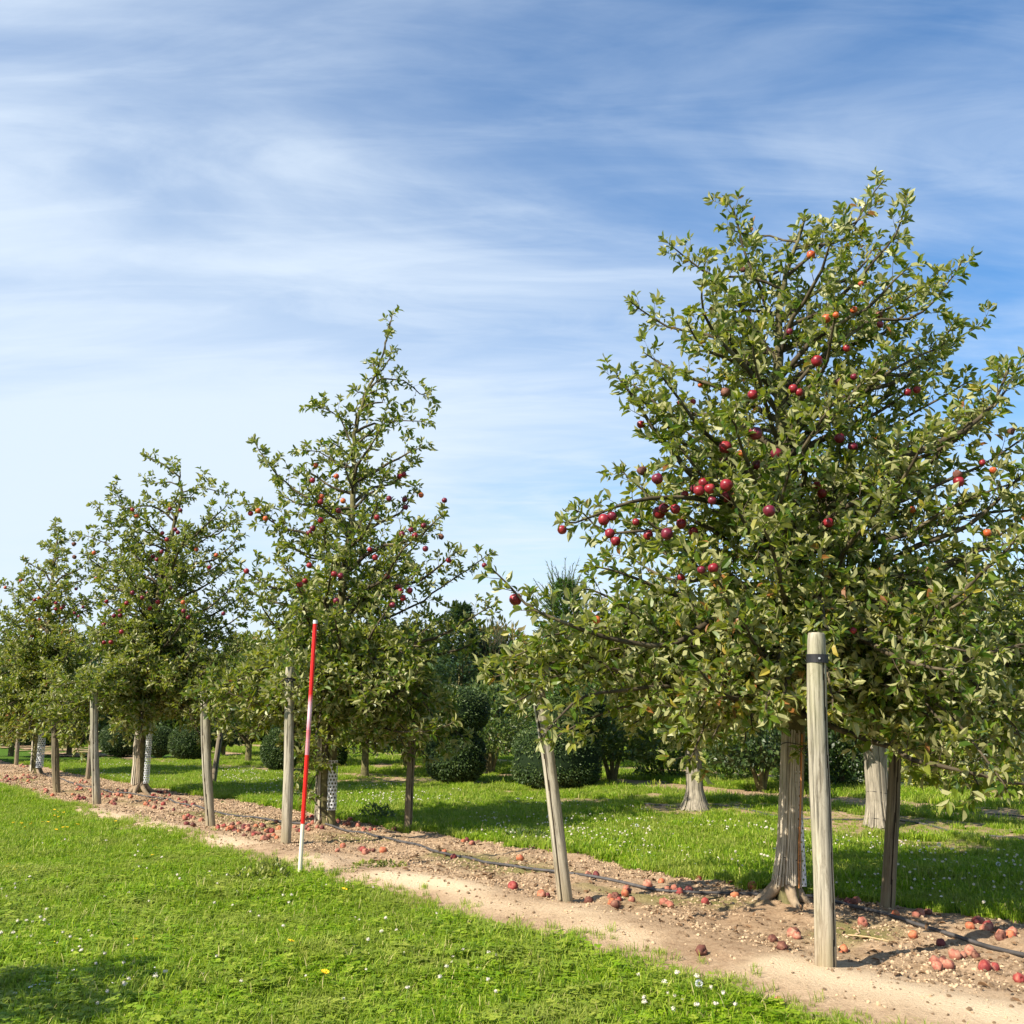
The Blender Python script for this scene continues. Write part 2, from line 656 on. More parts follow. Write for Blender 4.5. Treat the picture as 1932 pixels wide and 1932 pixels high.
class Tubes:
    """collects tubes (quads) with relative origin"""
    def __init__(s, origin=(0, 0, 0)):
        s.o = Vector(origin)
        s.V = []
        s.Q = []
        s.n = 0

    def add(s, pts, rad, sides=4, cap=False):
        pts = [Vector(p) - s.o for p in pts]
        m = len(pts)
        up = Vector((.31, .17, .93)).normalized()
        a = np.arange(sides) * (2 * math.pi / sides)
        ca, sa = np.cos(a), np.sin(a)
        base = s.n
        for i, p in enumerate(pts):
            d = (pts[min(i + 1, m - 1)] - pts[max(i - 1, 0)])
            if d.length < 1e-7:
                d = Vector((0, 0, 1))
            d.normalize()
            x = d.cross(up)
            if x.length < .05:
                x = d.cross(Vector((1, 0, 0)))
            x.normalize()
            y = d.cross(x)
            r = rad[i]
            s.V.append(np.array(p)[None] + r * (ca[:, None] * np.array(x)[None] + sa[:, None] * np.array(y)[None]))
        q = np.empty(((m - 1) * sides, 4), np.int32)
        ii = np.arange(sides)
        jj = (ii + 1) % sides
        for i in range(m - 1):
            b0 = base + i * sides
            q[i * sides:(i + 1) * sides] = np.stack([b0 + ii, b0 + jj, b0 + sides + jj, b0 + sides + ii], 1)[:, ::-1]
        s.Q.append(q)
        s.n += m * sides
        if cap:
            for e_, rg in ((0, s.V[-m]), (-1, s.V[-1])):
                s.V.append(np.vstack([rg, np.array(pts[e_])[None]]))
                q_ = np.stack([s.n + ii, s.n + jj, np.full(sides, s.n + sides), np.full(sides, s.n + sides)], 1)
                s.Q.append(q_ if e_ else q_[:, ::-1])
                s.n += sides + 1

    def mesh(s, name, m, smooth=True):
        Q = np.vstack(s.Q)
        me = bpy.data.meshes.new(name)
        V = np.vstack(s.V)
        faces = [tuple(dict.fromkeys(f)) for f in Q.tolist()]
        me.from_pydata(V.tolist(), [], faces)
        me.polygons.foreach_set('use_smooth', np.full(len(me.polygons), smooth))
        me.materials.append(m)
        me.update()
        return me


# leaf template: y is length, z is the upper side
LT_V = np.array([(0, 0, 0), (-.19, .27, .035), (0, .27, -.01), (.19, .27, .035),
                 (-.20, .68, .01), (0, .68, -.035), (.20, .68, .01), (0, 1, -.10)], float)
LT_F = np.array([(0, 2, 1), (0, 3, 2), (1, 2, 5), (1, 5, 4), (2, 3, 6), (2, 6, 5), (4, 5, 7), (5, 6, 7)], np.int32)
DT_V = np.array([(0, 0, 0), (-.21, .45, .02), (.21, .45, .02), (0, 1, -.08)], float)     # small diamond leaf
DT_F = np.array([(0, 2, 1), (1, 2, 3)], np.int32)
NT_V = np.array([(-.05, 0, 0), (.05, 0, 0), (0, 1, -.05)], float)                      # needle spray
NT_F = np.array([(0, 1, 2)], np.int32)


def frames(d, n):
    """orthonormal frames, y=d, z~n"""
    d = d / np.linalg.norm(d, axis=1, keepdims=True)
    x = np.cross(d, n)
    x /= np.maximum(np.linalg.norm(x, axis=1, keepdims=True), 1e-6)
    z = np.cross(x, d)
    return np.stack([x, d, z], 2)      # columns


def leaf_cloud(pos, R, size, tv=LT_V, tf=LT_F, tint=None, curl=True):
    n = len(pos)
    loc = np.repeat(tv[None], n, 0).copy()
    if curl and len(tv) == 8:
        cu = rng.uniform(-.5, 1.6, n)[:, None]
        loc[:, :, 2] += -cu * .16 * loc[:, :, 1] ** 2
        fo = rng.uniform(.2, 3.2, n)[:, None]
        loc[:, :, 2] += fo * .35 * np.abs(loc[:, :, 0])
        loc[:, :, 0] *= rng.uniform(.8, 1.15, n)[:, None]
    V = np.einsum('nij,nkj->nki', R, loc) * size[:, None, None] + pos[:, None]
    Fc = tf[None] + (np.arange(n) * len(tv))[:, None, None]
    if tint is None:
        tint = rng.random(n)
    return V.reshape(-1, 3), Fc.reshape(-1, 3), np.repeat(tint, len(tf))


# ------------------------------------------------------------------ ground
def grid_mesh(name, s0, s1, t0, t1, cs, ct, maskf, zoff, m, attrs=None):
    ns = int(round((s1 - s0) / cs)) + 1
    n_t = int(round((t1 - t0) / ct)) + 1
    ss = np.linspace(s0, s1, ns)
    tt = np.linspace(t0, t1, n_t)
    A, B = np.meshgrid(ss, tt, indexing='ij')
    x, y = XY(A, B)
    z = gz(x, y) + (zoff if zoff != 'under' else -.006 - .05 * (sm(B, 4.45, 4.75) * (1 - sm(B, 6.3, 6.6))) - .02 * (B > 8.5))
    V = np.stack([x, y, z], -1).reshape(-1, 3)
    i, j = np.meshgrid(np.arange(ns - 1), np.arange(n_t - 1), indexing='ij')
    a = i * n_t + j
    Fq = np.stack([a, a + 1, a + n_t + 1, a + n_t], -1).reshape(-1, 4)
    if maskf is not None:
        cx = (A[:-1, :-1] + A[1:, 1:]) / 2
        cy = (B[:-1, :-1] + B[1:, 1:]) / 2
        Fq = Fq[maskf(cx, cy).reshape(-1)]
        used = np.unique(Fq)
        re = np.full(len(V), -1, np.int64)
        re[used] = np.arange(len(used))
        V = V[used]
        Fq = re[Fq]
        A = A.reshape(-1)[used]
        B = B.reshape(-1)[used]
    at = {k: ('POINT', f(np.ravel(A), np.ravel(B))) for k, f in (attrs or {}).items()}
    # orient upwards
    p = V[Fq[0]]
    if np.cross(p[1] - p[0], p[2] - p[0])[2] < 0:
        Fq = Fq[:, ::-1]
    return np_mesh(name, V, Fq, m, attrs=at, smooth=True)


def moss_f(s, t):
    hose = 5.75
    m = np.exp(-((t - hose) / .33) ** 2) * sm(vn(s, t, .5, 61), .42, .68)
    return np.clip(m, 0, 1) * .8


def sand_f(s, t):
    return np.exp(-((t - 4.66) / .27) ** 2) * sm(vn(s, t, .6, 62), .2, .55) * (1 - .5 * sm(s, 8, 14))


# wide ground to the horizon, near lawn with relief, bare soil strips
R_ = 700
me = np_mesh('ground', [(-R_, -R_, -.12), (R_, -R_, -.12), (R_, R_, -.12), (-R_, R_, -.12)], [(0, 1, 2, 3)], M['lawn'])
tag(link('ground', me), kind='structure')
me = grid_mesh('lawn', -8, 60, -6, 46, .16, .16, None, 'under', M['lawn'])
tag(link('lawn', me), kind='structure')
me = grid_mesh('soil_strip', -2, 30, 3.9, 8.2, .032, .032, mask1, .0, M['soil'], {'moss': moss_f, 'sand': sand_f})
tag(link('soil_strip', me), kind='structure')
zf = lambda s, t: 0 * s
me = grid_mesh('soil_strip_second_row', 1, 45, 9.3, 12.2, .08, .08, mask2, .004, M['soil'], {'moss': lambda s, t: .45 * sm(vn(s, t, .4, 63), .35, .7), 'sand': zf})
tag(link('soil_strip_second_row', me), kind='structure')
me = grid_mesh('soil_strip_third_row', 1, 55, 12.2, 14.8, .10, .10, mask3, .004, M['soil'], {'moss': lambda s, t: .35 * sm(vn(s, t, .4, 64), .35, .7), 'sand': zf})
tag(link('soil_strip_third_row', me), kind='structure')
me = grid_mesh('soil_strip_far_rows', 1, 58, 15.8, 27, .2, .12, mask4, .004, M['soil'], {'moss': lambda s, t: .3 * sm(vn(s, t, .4, 65), .35, .7), 'sand': zf})
tag(link('soil_strip_far_rows', me), kind='structure')

# ------------------------------------------------------------------ instanced ground cover
def scatter(name, pts, rotz, scl, tilt, sources, label, cat):
    """geometry-nodes instances of small source meshes on points"""
    src = bpy.data.collections.new(name + '_pieces')
    for i, me in enumerate(sources):
        src.objects.link(bpy.data.objects.new(f'{name}_piece', me))
    me = bpy.data.meshes.new(name)
    me.vertices.add(len(pts))
    me.vertices.foreach_set('co', np.asarray(pts, np.float32).ravel())
    a = me.attributes.new('rot', 'FLOAT_VECTOR', 'POINT')
    rv = np.stack([tilt[:, 0], tilt[:, 1], rotz], 1).astype(np.float32)
    a.data.foreach_set('vector', rv.ravel())
    a = me.attributes.new('scl', 'FLOAT', 'POINT')
    a.data.foreach_set('value', scl.astype(np.float32))
    a = me.attributes.new('pick', 'INT', 'POINT')
    a.data.foreach_set('value', rng.integers(0, len(sources), len(pts)).astype(np.int32))
    o = link(name, me)
    g = bpy.data.node_groups.new(name, 'GeometryNodeTree')
    g.interface.new_socket('Geometry', in_out='INPUT', socket_type='NodeSocketGeometry')
    g.interface.new_socket('Geometry', in_out='OUTPUT', socket_type='NodeSocketGeometry')
    N = g.nodes.new
    gi, go = N('NodeGroupInput'), N('NodeGroupOutput')
    ci = N('GeometryNodeCollectionInfo')
    ci.inputs['Collection'].default_value = src
    ci.inputs['Separate Children'].default_value = True
    ip = N('GeometryNodeInstanceOnPoints')
    ip.inputs['Pick Instance'].default_value = True

    def attr(nm, ty):
        n = N('GeometryNodeInputNamedAttribute')
        n.data_type = ty
        n.inputs['Name'].default_value = nm
        return n.outputs['Attribute']
    g.links.new(gi.outputs[0], ip.inputs['Points'])
    g.links.new(ci.outputs[0], ip.inputs['Instance'])
    g.links.new(attr('pick', 'INT'), ip.inputs['Instance Index'])
    e2r = N('FunctionNodeEulerToRotation')
    g.links.new(attr('rot', 'FLOAT_VECTOR'), e2r.inputs[0])
    g.links.new(e2r.outputs[0], ip.inputs['Rotation'])
    g.links.new(attr('scl', 'FLOAT'), ip.inputs['Scale'])
    g.links.new(ip.outputs[0], go.inputs[0])
    md = o.modifiers.new('scatter', 'NODES')
    md.node_group = g
    tag(o, label, cat, kind='stuff')
    return o


def tuft(nb, hmin, hmax, w, spread, tlo, thi, clover=0):
    V, T, ti = [], [], []
    for k in range(nb):
        a = random.uniform(0, 2 * math.pi)
        r = spread * math.sqrt(random.random())
        b = np.array((r * math.cos(a), r * math.sin(a), -.005))
        h = random.uniform(hmin, hmax)
        az = random.uniform(0, 2 * math.pi)
        lean = random.uniform(.1, .95) * h
        dv = np.array((math.cos(az), math.sin(az), 0))
        side = np.array((-dv[1], dv[0], 0)) * w * random.uniform(.7, 1.3)
        p1 = b + dv * lean * .25 + np.array((0, 0, h * .55))
        p2 = b + dv * lean * .62 + np.array((0, 0, h * .85))
        p3 = b + dv * lean + np.array((0, 0, h * random.uniform(.8, 1.0)))
        n = len(V)
        V += [b - side, b + side, p1 - side, p1 + side, p2 - side * .7, p2 + side * .7, p3]
        T += [(n, n + 1, n + 3), (n, n + 3, n + 2), (n + 2, n + 3, n + 5), (n + 2, n + 5, n + 4), (n + 4, n + 5, n + 6)]
        ti += [random.uniform(tlo, thi) if random.random() > .06 else random.uniform(.93, 1)] * 5
    for k in range(clover):
        a = random.uniform(0, 2 * math.pi)
        r = spread * 1.1 * math.sqrt(random.random())
        h = random.uniform(.02, .05)
        c = np.array((r * math.cos(a), r * math.sin(a), h))
        R0 = random.uniform(.006, .011)
        t0 = random.uniform(.25, .8)
        for q in range(3):
            aa = q * 2.094 + a
            e = c + np.array((math.cos(aa), math.sin(aa), random.uniform(-.1, .45))) * R0
            n = len(V)
            V.append(e)
            for w_ in range(6):
                an = w_ * math.pi / 3
                V.append(e + R0 * .95 * np.array((math.cos(an), math.sin(an), random.uniform(-.15, .15))))
            for w_ in range(6):
                T.append((n, n + 1 + w_, n + 1 + (w_ + 1) % 6))
                ti.append(t0)
    return np_mesh('grass_tuft', np.array(V), np.array(T), M['grass'], attrs={'tint': ('FACE', ti)})


TUFT_N = [tuft(26, .03, .085, .0017, .05, .1, .8) for _ in range(4)] + [tuft(14, .03, .07, .0017, .055, .2, .85, 9) for _ in range(4)]
TUFT_F = [tuft(30, .04, .095, .003, .09, .1, .85) for _ in range(4)] + [tuft(22, .04, .08, .003, .09, .2, .9, 10) for _ in range(2)]


def lawn_points(s0, s1, t0, t1, dens):
    n = int((s1 - s0) * (t1 - t0) * dens)
    s = rng.uniform(s0, s1, n)
    t = rng.uniform(t0, t1, n)
    x, y = XY(s, t)
    keep = (y > 3.2) & (np.abs(x) < y * .56 + .6)
    s, t, x, y = s[keep], t[keep], x[keep], y[keep]
    so = anysoil(s, t)
    # sparse weeds on soil
    weed = (moss_f(s, t) > .45) & (t < 8) & (rng.random(len(s)) < .35)
    weed |= mask2(s, t) & (t > 9) & (t < 12.3) & (rng.random(len(s)) < .35)
    keep = ~so | weed
    return s[keep], t[keep], x[keep], y[keep]


def put_grass(name, s0, s1, t0, t1, dens, src, sc, label):
    s, t, x, y = lawn_points(s0, s1, t0, t1, dens)
    n = len(x)
    z = gz(x, y)
    so = anysoil(s, t)
    h = sc * rng.uniform(.65, 1.2, n) * (.75 + .55 * vn(x, y, .7, 71)) * np.where(so, .5, 1.0)
    # grass is shorter and sparser just at the soil edge
    scatter(name, np.stack([x, y, z], 1), rng.uniform(0, 6.28, n), h, rng.normal(0, .12, (n, 2)), src, label, 'grass')
    print(name, n)


put_grass('front_lawn_grass', -1, 9.5, -2.5, 4.7, 620, TUFT_N, 1.0, 'bright green clover-rich grass in front of the bare soil strip')
put_grass('front_lawn_far_grass', 9.5, 26, -2, 5.2, 260, TUFT_F, .8, 'bright green grass left of the far end of the soil strip')
put_grass('lane_grass', 0, 27, 6.2, 12.4, 250, TUFT_F, .95, 'mown grass lane between the first and second tree rows')
put_grass('far_lane_grass', 0, 50, 12.2, 27, 70, TUFT_F, 1.25, 'green grass lanes between the far orchard rows')


def clod_mesh(q):
    import bmesh
    bm = bmesh.new()
    bmesh.ops.create_icosphere(bm, subdivisions=1, radius=1)
    for v in bm.verts:
        v.co *= random.uniform(.5, 1.2)
        v.co.z *= .8
    me = bpy.data.meshes.new('clod')
    bm.to_mesh(me)
    bm.free()
    me.materials.append(M['soil'] if q % 2 else M['clod'])
    return me


n = 150000
s = rng.uniform(-1, 27, n)
t = 4.35 + 3.6 * rng.random(n)
x, y = XY(s, t)
rough = sm(t, 4.75, 5.1) * sm(vn(s, t, .45, 81), .25, .6) + .13
keep = mask1(s, t) & (rng.random(n) < rough) & (np.abs(x) < y * .56 + .5)
x, y, s, t = x[keep], y[keep], s[keep], t[keep]
sz = .003 + .012 * rng.random(len(x)) ** 2.5
sz[s > 10] *= 1.3
scatter('soil_clods', np.stack([x, y, gz(x, y) + sz * .25], 1), rng.uniform(0, 6.28, len(x)), sz, rng.normal(0, .4, (len(x), 2)), [clod_mesh(q) for q in range(6)], 'dry crumbly clods scattered over the sandy soil strip', 'clods')
print('clods', len(x))

# dead leaves and twigs lying about on the soil
LITTER = []
for q in range(4):
    V, T, ti = leaf_cloud(np.zeros((1, 3)), np.eye(3)[None], np.ones(1), tint=np.array([.5]))
    LITTER.append(np_mesh('dead_leaf', V, T, M['dead_leaf']))
n = 5200
s = rng.uniform(-1, 25, n)
t = rng.uniform(4.2, 6.8, n)
x, y = XY(s, t)
keep = mask1(s, t) & (vn(s, t, .5, 88) > .38) & (t > 4.85 + .2 * rng.random(n))
x, y = x[keep], y[keep]
scatter('leaf_litter', np.stack([x, y, gz(x, y) + .006], 1), rng.uniform(0, 6.28, len(x)), rng.uniform(.018, .06, len(x)), rng.normal(0, .35, (len(x), 2)), LITTER, 'shrivelled brown leaves lying on the sandy soil strip', 'dead leaves')
s_, t_, x, y = lawn_points(-1, 25, 4.0, 6.9, 1)
n = 1500
s_ = rng.uniform(-1, 22, n)
t_ = soil_front(s_) + np.abs(rng.normal(0, .13, n))
x, y = XY(s_, t_)
scatter('edge_grass', np.stack([x, y, gz(x, y)], 1), rng.uniform(0, 6.28, n), rng.uniform(.35, .9, n), rng.normal(0, .15, (n, 2)), TUFT_N[:4], 'straggling grass creeping onto the edge of the sand', 'grass')

# ------------------------------------------------------------------ apples
def apple_mesh(name, m, lump=0.0, stalk=True):
    prof = [(.0, -.80), (.25, -.90), (.55, -.82), (.85, -.48), (1.0, .0), (.96, .38), (.74, .72), (.42, .88), (.18, .80), (.0, .62)]
    ns = 12
    V, T = [], []
    for i, (r, z) in enumerate(prof):
        for j in range(ns):
            a = 2 * math.pi * j / ns
            k = 1 + random.uniform(-lump, lump)
            V.append((r * math.cos(a) * k, r * math.sin(a) * k, z * k))
    for i in range(len(prof) - 1):
        for j in range(ns):
            T.append((i * ns + j, i * ns + (j + 1) % ns, (i + 1) * ns + (j + 1) % ns, (i + 1) * ns + j))
    if stalk:
        b = len(V)
        V += [(.06, 0, .6), (-.04, .06, .6), (-.04, -.06, .6), (.16, .05, 1.35), (.10, .10, 1.35), (.10, 0, 1.35)]
        for j in range(3):
            T.append((b + j, b + (j + 1) % 3, b + 3 + (j + 1) % 3, b + 3 + j))
    mi = [0] * ((len(prof) - 1) * ns) + [1] * (3 if stalk else 0)
    return np_mesh(name, np.array(V) * .038, T, [m, M['twig']], mi, smooth=True)


AP = {k: [apple_mesh('apple', M['apple_' + k], lp) for _ in range(2)] for k, lp in (('red', .02), ('dark', .02), ('orange', .05), ('dusty', .12), ('rotten', .22))}
M['apple_fall_red'] = mat('dull_red_windfall', applem((.13, .018, .018), (.27, .04, .035), (.40, .16, .10), .7))
M['apple_fall_dark'] = mat('dull_dark_windfall', applem((.07, .012, .014), (.15, .03, .03), (.28, .11, .08), .7))
M['apple_fall_orange'] = mat('dull_orange_windfall', applem((.28, .06, .03), (.42, .13, .06), (.48, .25, .11), .7))
FALL = {k: [apple_mesh('fallen_apple', M.get('apple_fall_' + k, M['apple_' + k]), lp + .05, False) for _ in range(4)] for k, lp in (('red', .04), ('dark', .05), ('orange', .07), ('dusty', .13), ('rotten', .22))}

# ------------------------------------------------------------------ posts, ties
def post(name, base_px, top_px, w0, w1, m, label, group='round wooden tree stakes', crack=-1.2, depth_top=None, seed=1):
    gx, gy = G(*base_px)
    b = Vector((gx, gy, gzf(gx, gy) - .04))
    tp = P(top_px[0], top_px[1], depth_top or gy)
    h = (tp - b).length
    rs = np.random.default_rng(seed)
    ns, nr = 60, 50
    ax = (tp - b).normalized()
    V, T = [], []
    ph = rs.uniform(0, 6.28, 4)
    for i in range(nr):
        f = i / (nr - 1)
        c = Vector((0, 0, f * h))
        r = (w0 * (1 - f) + w1 * f) * (1 + .03 * math.sin(f * 7 + ph[0]) + .02 * math.sin(f * 17 + ph[1]))
        if i == nr - 1:
            r *= .93
            c.z -= .0
        cx = .008 * math.sin(f * 5 + ph[2])
        cr = crack + .25 * math.sin(f * 4 + ph[3])
        for j in range(ns):
            a = 2 * math.pi * j / ns
            d = abs((a - cr + math.pi) % (2 * math.pi) - math.pi)
            rr = r * (1 + .03 * math.sin(3 * a + ph[1] + f * 2))
            if d < .055 and .02 < f < .93:
                rr *= .72
            V.append((cx + rr * math.cos(a), rr * math.sin(a), c.z))
    for i in range(nr - 1):
        for j in range(ns):
            T.append((i * ns + j, i * ns + (j + 1) % ns, (i + 1) * ns + (j + 1) % ns, (i + 1) * ns + j))
    # bevelled top with a shallow dome
    last = (nr - 1) * ns
    r2 = w1 * .86
    b2 = len(V)
    for j in range(ns):
        a = 2 * math.pi * j / ns
        V.append((V[last + j][0] * .93, V[last + j][1] * .93, h + .008))
    for j in range(ns):
        T.append((last + j, last + (j + 1) % ns, b2 + (j + 1) % ns, b2 + j))
    c_ = len(V)
    V.append((0, 0, h + .012))
    me = bpy.data.meshes.new(name)
    faces = T + [(b2 + j, b2 + (j + 1) % ns, c_) for j in range(ns)]
    me.from_pydata(V, [], faces)
    me.polygons.foreach_set('use_smooth', np.full(len(me.polygons), True))
    me.materials.append(m)
    me.materials.append(M['crack'])
    mi_ = np.zeros(len(faces), np.int32)
    for q, fc in enumerate(faces):
        rad_ = [math.hypot(V[v][0], V[v][1]) for v in fc]
        if len(fc) == 4 and min(rad_) < .80 * max(rad_) and V[fc[0]][2] < h * .95:
            mi_[q] = 1
    me.polygons.foreach_set('material_index', mi_)
    me.update()
    o = link(name, me)
    o.location = b
    o.rotation_euler = Vector((0, 0, 1)).rotation_difference(ax).to_euler()
    tag(o, label, 'stake', group)
    return o, b, tp, ax


POSTS = {}
for key, bp, tpx, w0, w1, m, lab, ck, sd_ in (
    ('A', (1556, 1833), (1541, 1197), .055, .049, M['wood'], 'tall grey wooden stake nearest the camera, in front of the cane-wrapped trunk', -1.0, 1),
    ('B', (1070, 1712), (1005, 1228), .050, .044, M['wood'], 'grey wooden stake leaning left between the striped pole and the nearest trunk', -2.2, 2),
    ('D', (1675, 1712), (1692, 1262), .046, .042, M['wood_brown_shaded'], 'dark brown wooden stake standing behind and right of the nearest trunk', -1.3, 3),
    ('C', (539, 1600), (549, 1260), .050, .045, M['wood'], 'greenish wooden stake just left of the red and white pole', 2.6, 4),
    ('E', (770, 1570), (786, 1255), .044, .040, M['wood_brown_shaded'], 'slanting dark wooden stake right of the perforated white trunk guard', -1.0, 5),
    ('F', (397, 1565), (385, 1285), .053, .050, M['wood'], 'thick pale wooden stake left of the second tree with a darker one right behind it', -1.8, 6),
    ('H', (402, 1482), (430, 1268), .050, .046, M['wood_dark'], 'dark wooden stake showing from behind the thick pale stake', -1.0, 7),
    ('I', (182, 1520), (177, 1300), .056, .050, M['wood'], 'pale wooden stake among fallen apples left of the third trunk', -1.6, 8),
    ('J', (108, 1500), (100, 1305), .056, .050, M['wood_brown_shaded'], 'short brown wooden stake with leafy shoots across it at far left', -1.0, 9),
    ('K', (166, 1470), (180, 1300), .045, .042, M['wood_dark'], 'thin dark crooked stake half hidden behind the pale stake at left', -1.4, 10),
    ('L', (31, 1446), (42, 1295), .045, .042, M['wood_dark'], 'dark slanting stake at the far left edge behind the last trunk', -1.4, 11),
):
    POSTS[key] = post('tree_stake', bp, tpx, w0, w1, m, lab, crack=ck, seed=sd_)


def ribbon_ring(c, r, h, ax, m, parent, name, sides=28, th=.004):
    V, T = [], []
    q = ax.to_track_quat('Z', 'Y')
    for k, (rr, zz) in enumerate(((r, -h / 2), (r + th, -h / 2), (r + th, h / 2), (r, h / 2))):
        for j in range(sides):
            a = 2 * math.pi * j / sides
            V.append(c + q @ Vector((rr * math.cos(a), rr * math.sin(a), zz)))
    for k in range(4):
        for j in range(sides):
            T.append((k * sides + j, k * sides + (j + 1) % sides, ((k + 1) % 4) * sides + (j + 1) % sides, ((k + 1) % 4) * sides + j))
    me = np_mesh(name, np.array([tuple(v) for v in V]), T, m, smooth=False)
    return link(name, me, parent)


def flat_strap(p0, p1, w, th, sag, m, parent, name='strap', n=14):
    V, T = [], []
    d = (p1 - p0).normalized()
    side = d.cross(Vector((0, 0, 1))).normalized()
    for i in range(n + 1):
        f = i / n
        c = p0.lerp(p1, f) - Vector((0, 0, sag * 4 * f * (1 - f)))
        tw = .9 * math.sin(f * 3.14) + .15
        u = (Vector((0, 0, 1)) * math.cos(tw * .5) + side * math.sin(tw * .5)) * w / 2
        nn = (side * math.cos(tw * .5) - Vector((0, 0, 1)) * math.sin(tw * .5)) * th / 2
        V += [c - u - nn, c + u - nn, c + u + nn, c - u + nn]
    for i in range(n):
        for k in range(4):
            T.append((i * 4 + k, i * 4 + (k + 1) % 4, (i + 1) * 4 + (k + 1) % 4, (i + 1) * 4 + k))
    me = np_mesh(name, np.array([tuple(v) for v in V]), T, m)
    return link(name, me, parent)


def tie(key, y_px, trunk_pt, label, w=.045, group='black rubber tree ties'):
    o, b, tp, ax = POSTS[key]
    # point on the post at the given picture height
    best = min((abs(proj(np.array([tuple(b.lerp(tp, f))]))[1][0] - y_px), f) for f in np.linspace(.6, 1, 80))[1]
    c = b.lerp(tp, best)
    r = {'A': .0505, 'B': .0455, 'D': .044, 'C': .047}.get(key, .046) * 1.06
    e = empty('tree_tie', c, label, 'tree tie', group)
    inv = -c
    k1 = ribbon_ring(Vector((0, 0, 0)), r, w, ax, M['rubber'], e, 'band')
    d = (trunk_pt - c)
    d.z = 0
    d.normalize()
    flat_strap(d * r, trunk_pt - c, w * .95, .006, .02, M['rubber'], e)
    # nail head holding the band
    side = Vector((-.12, -1, 0)).normalized()
    V = Tubes((0, 0, 0))
    V.add([side * (r - .005), side * (r + .009)], [.006, .006], 8, True)
    link('nail', V.mesh('nail', M['metal'], False), e)
    return e


# ------------------------------------------------------------------ trees
def interp_poly(pts, f):
    n = len(pts) - 1
    x = f * n
    i = min(int(x), n - 1)
    return pts[i].lerp(pts[i + 1], x - i)


def rnd3(a=1.0):
    return Vector((random.gauss(0, a), random.gauss(0, a), random.gauss(0, a)))


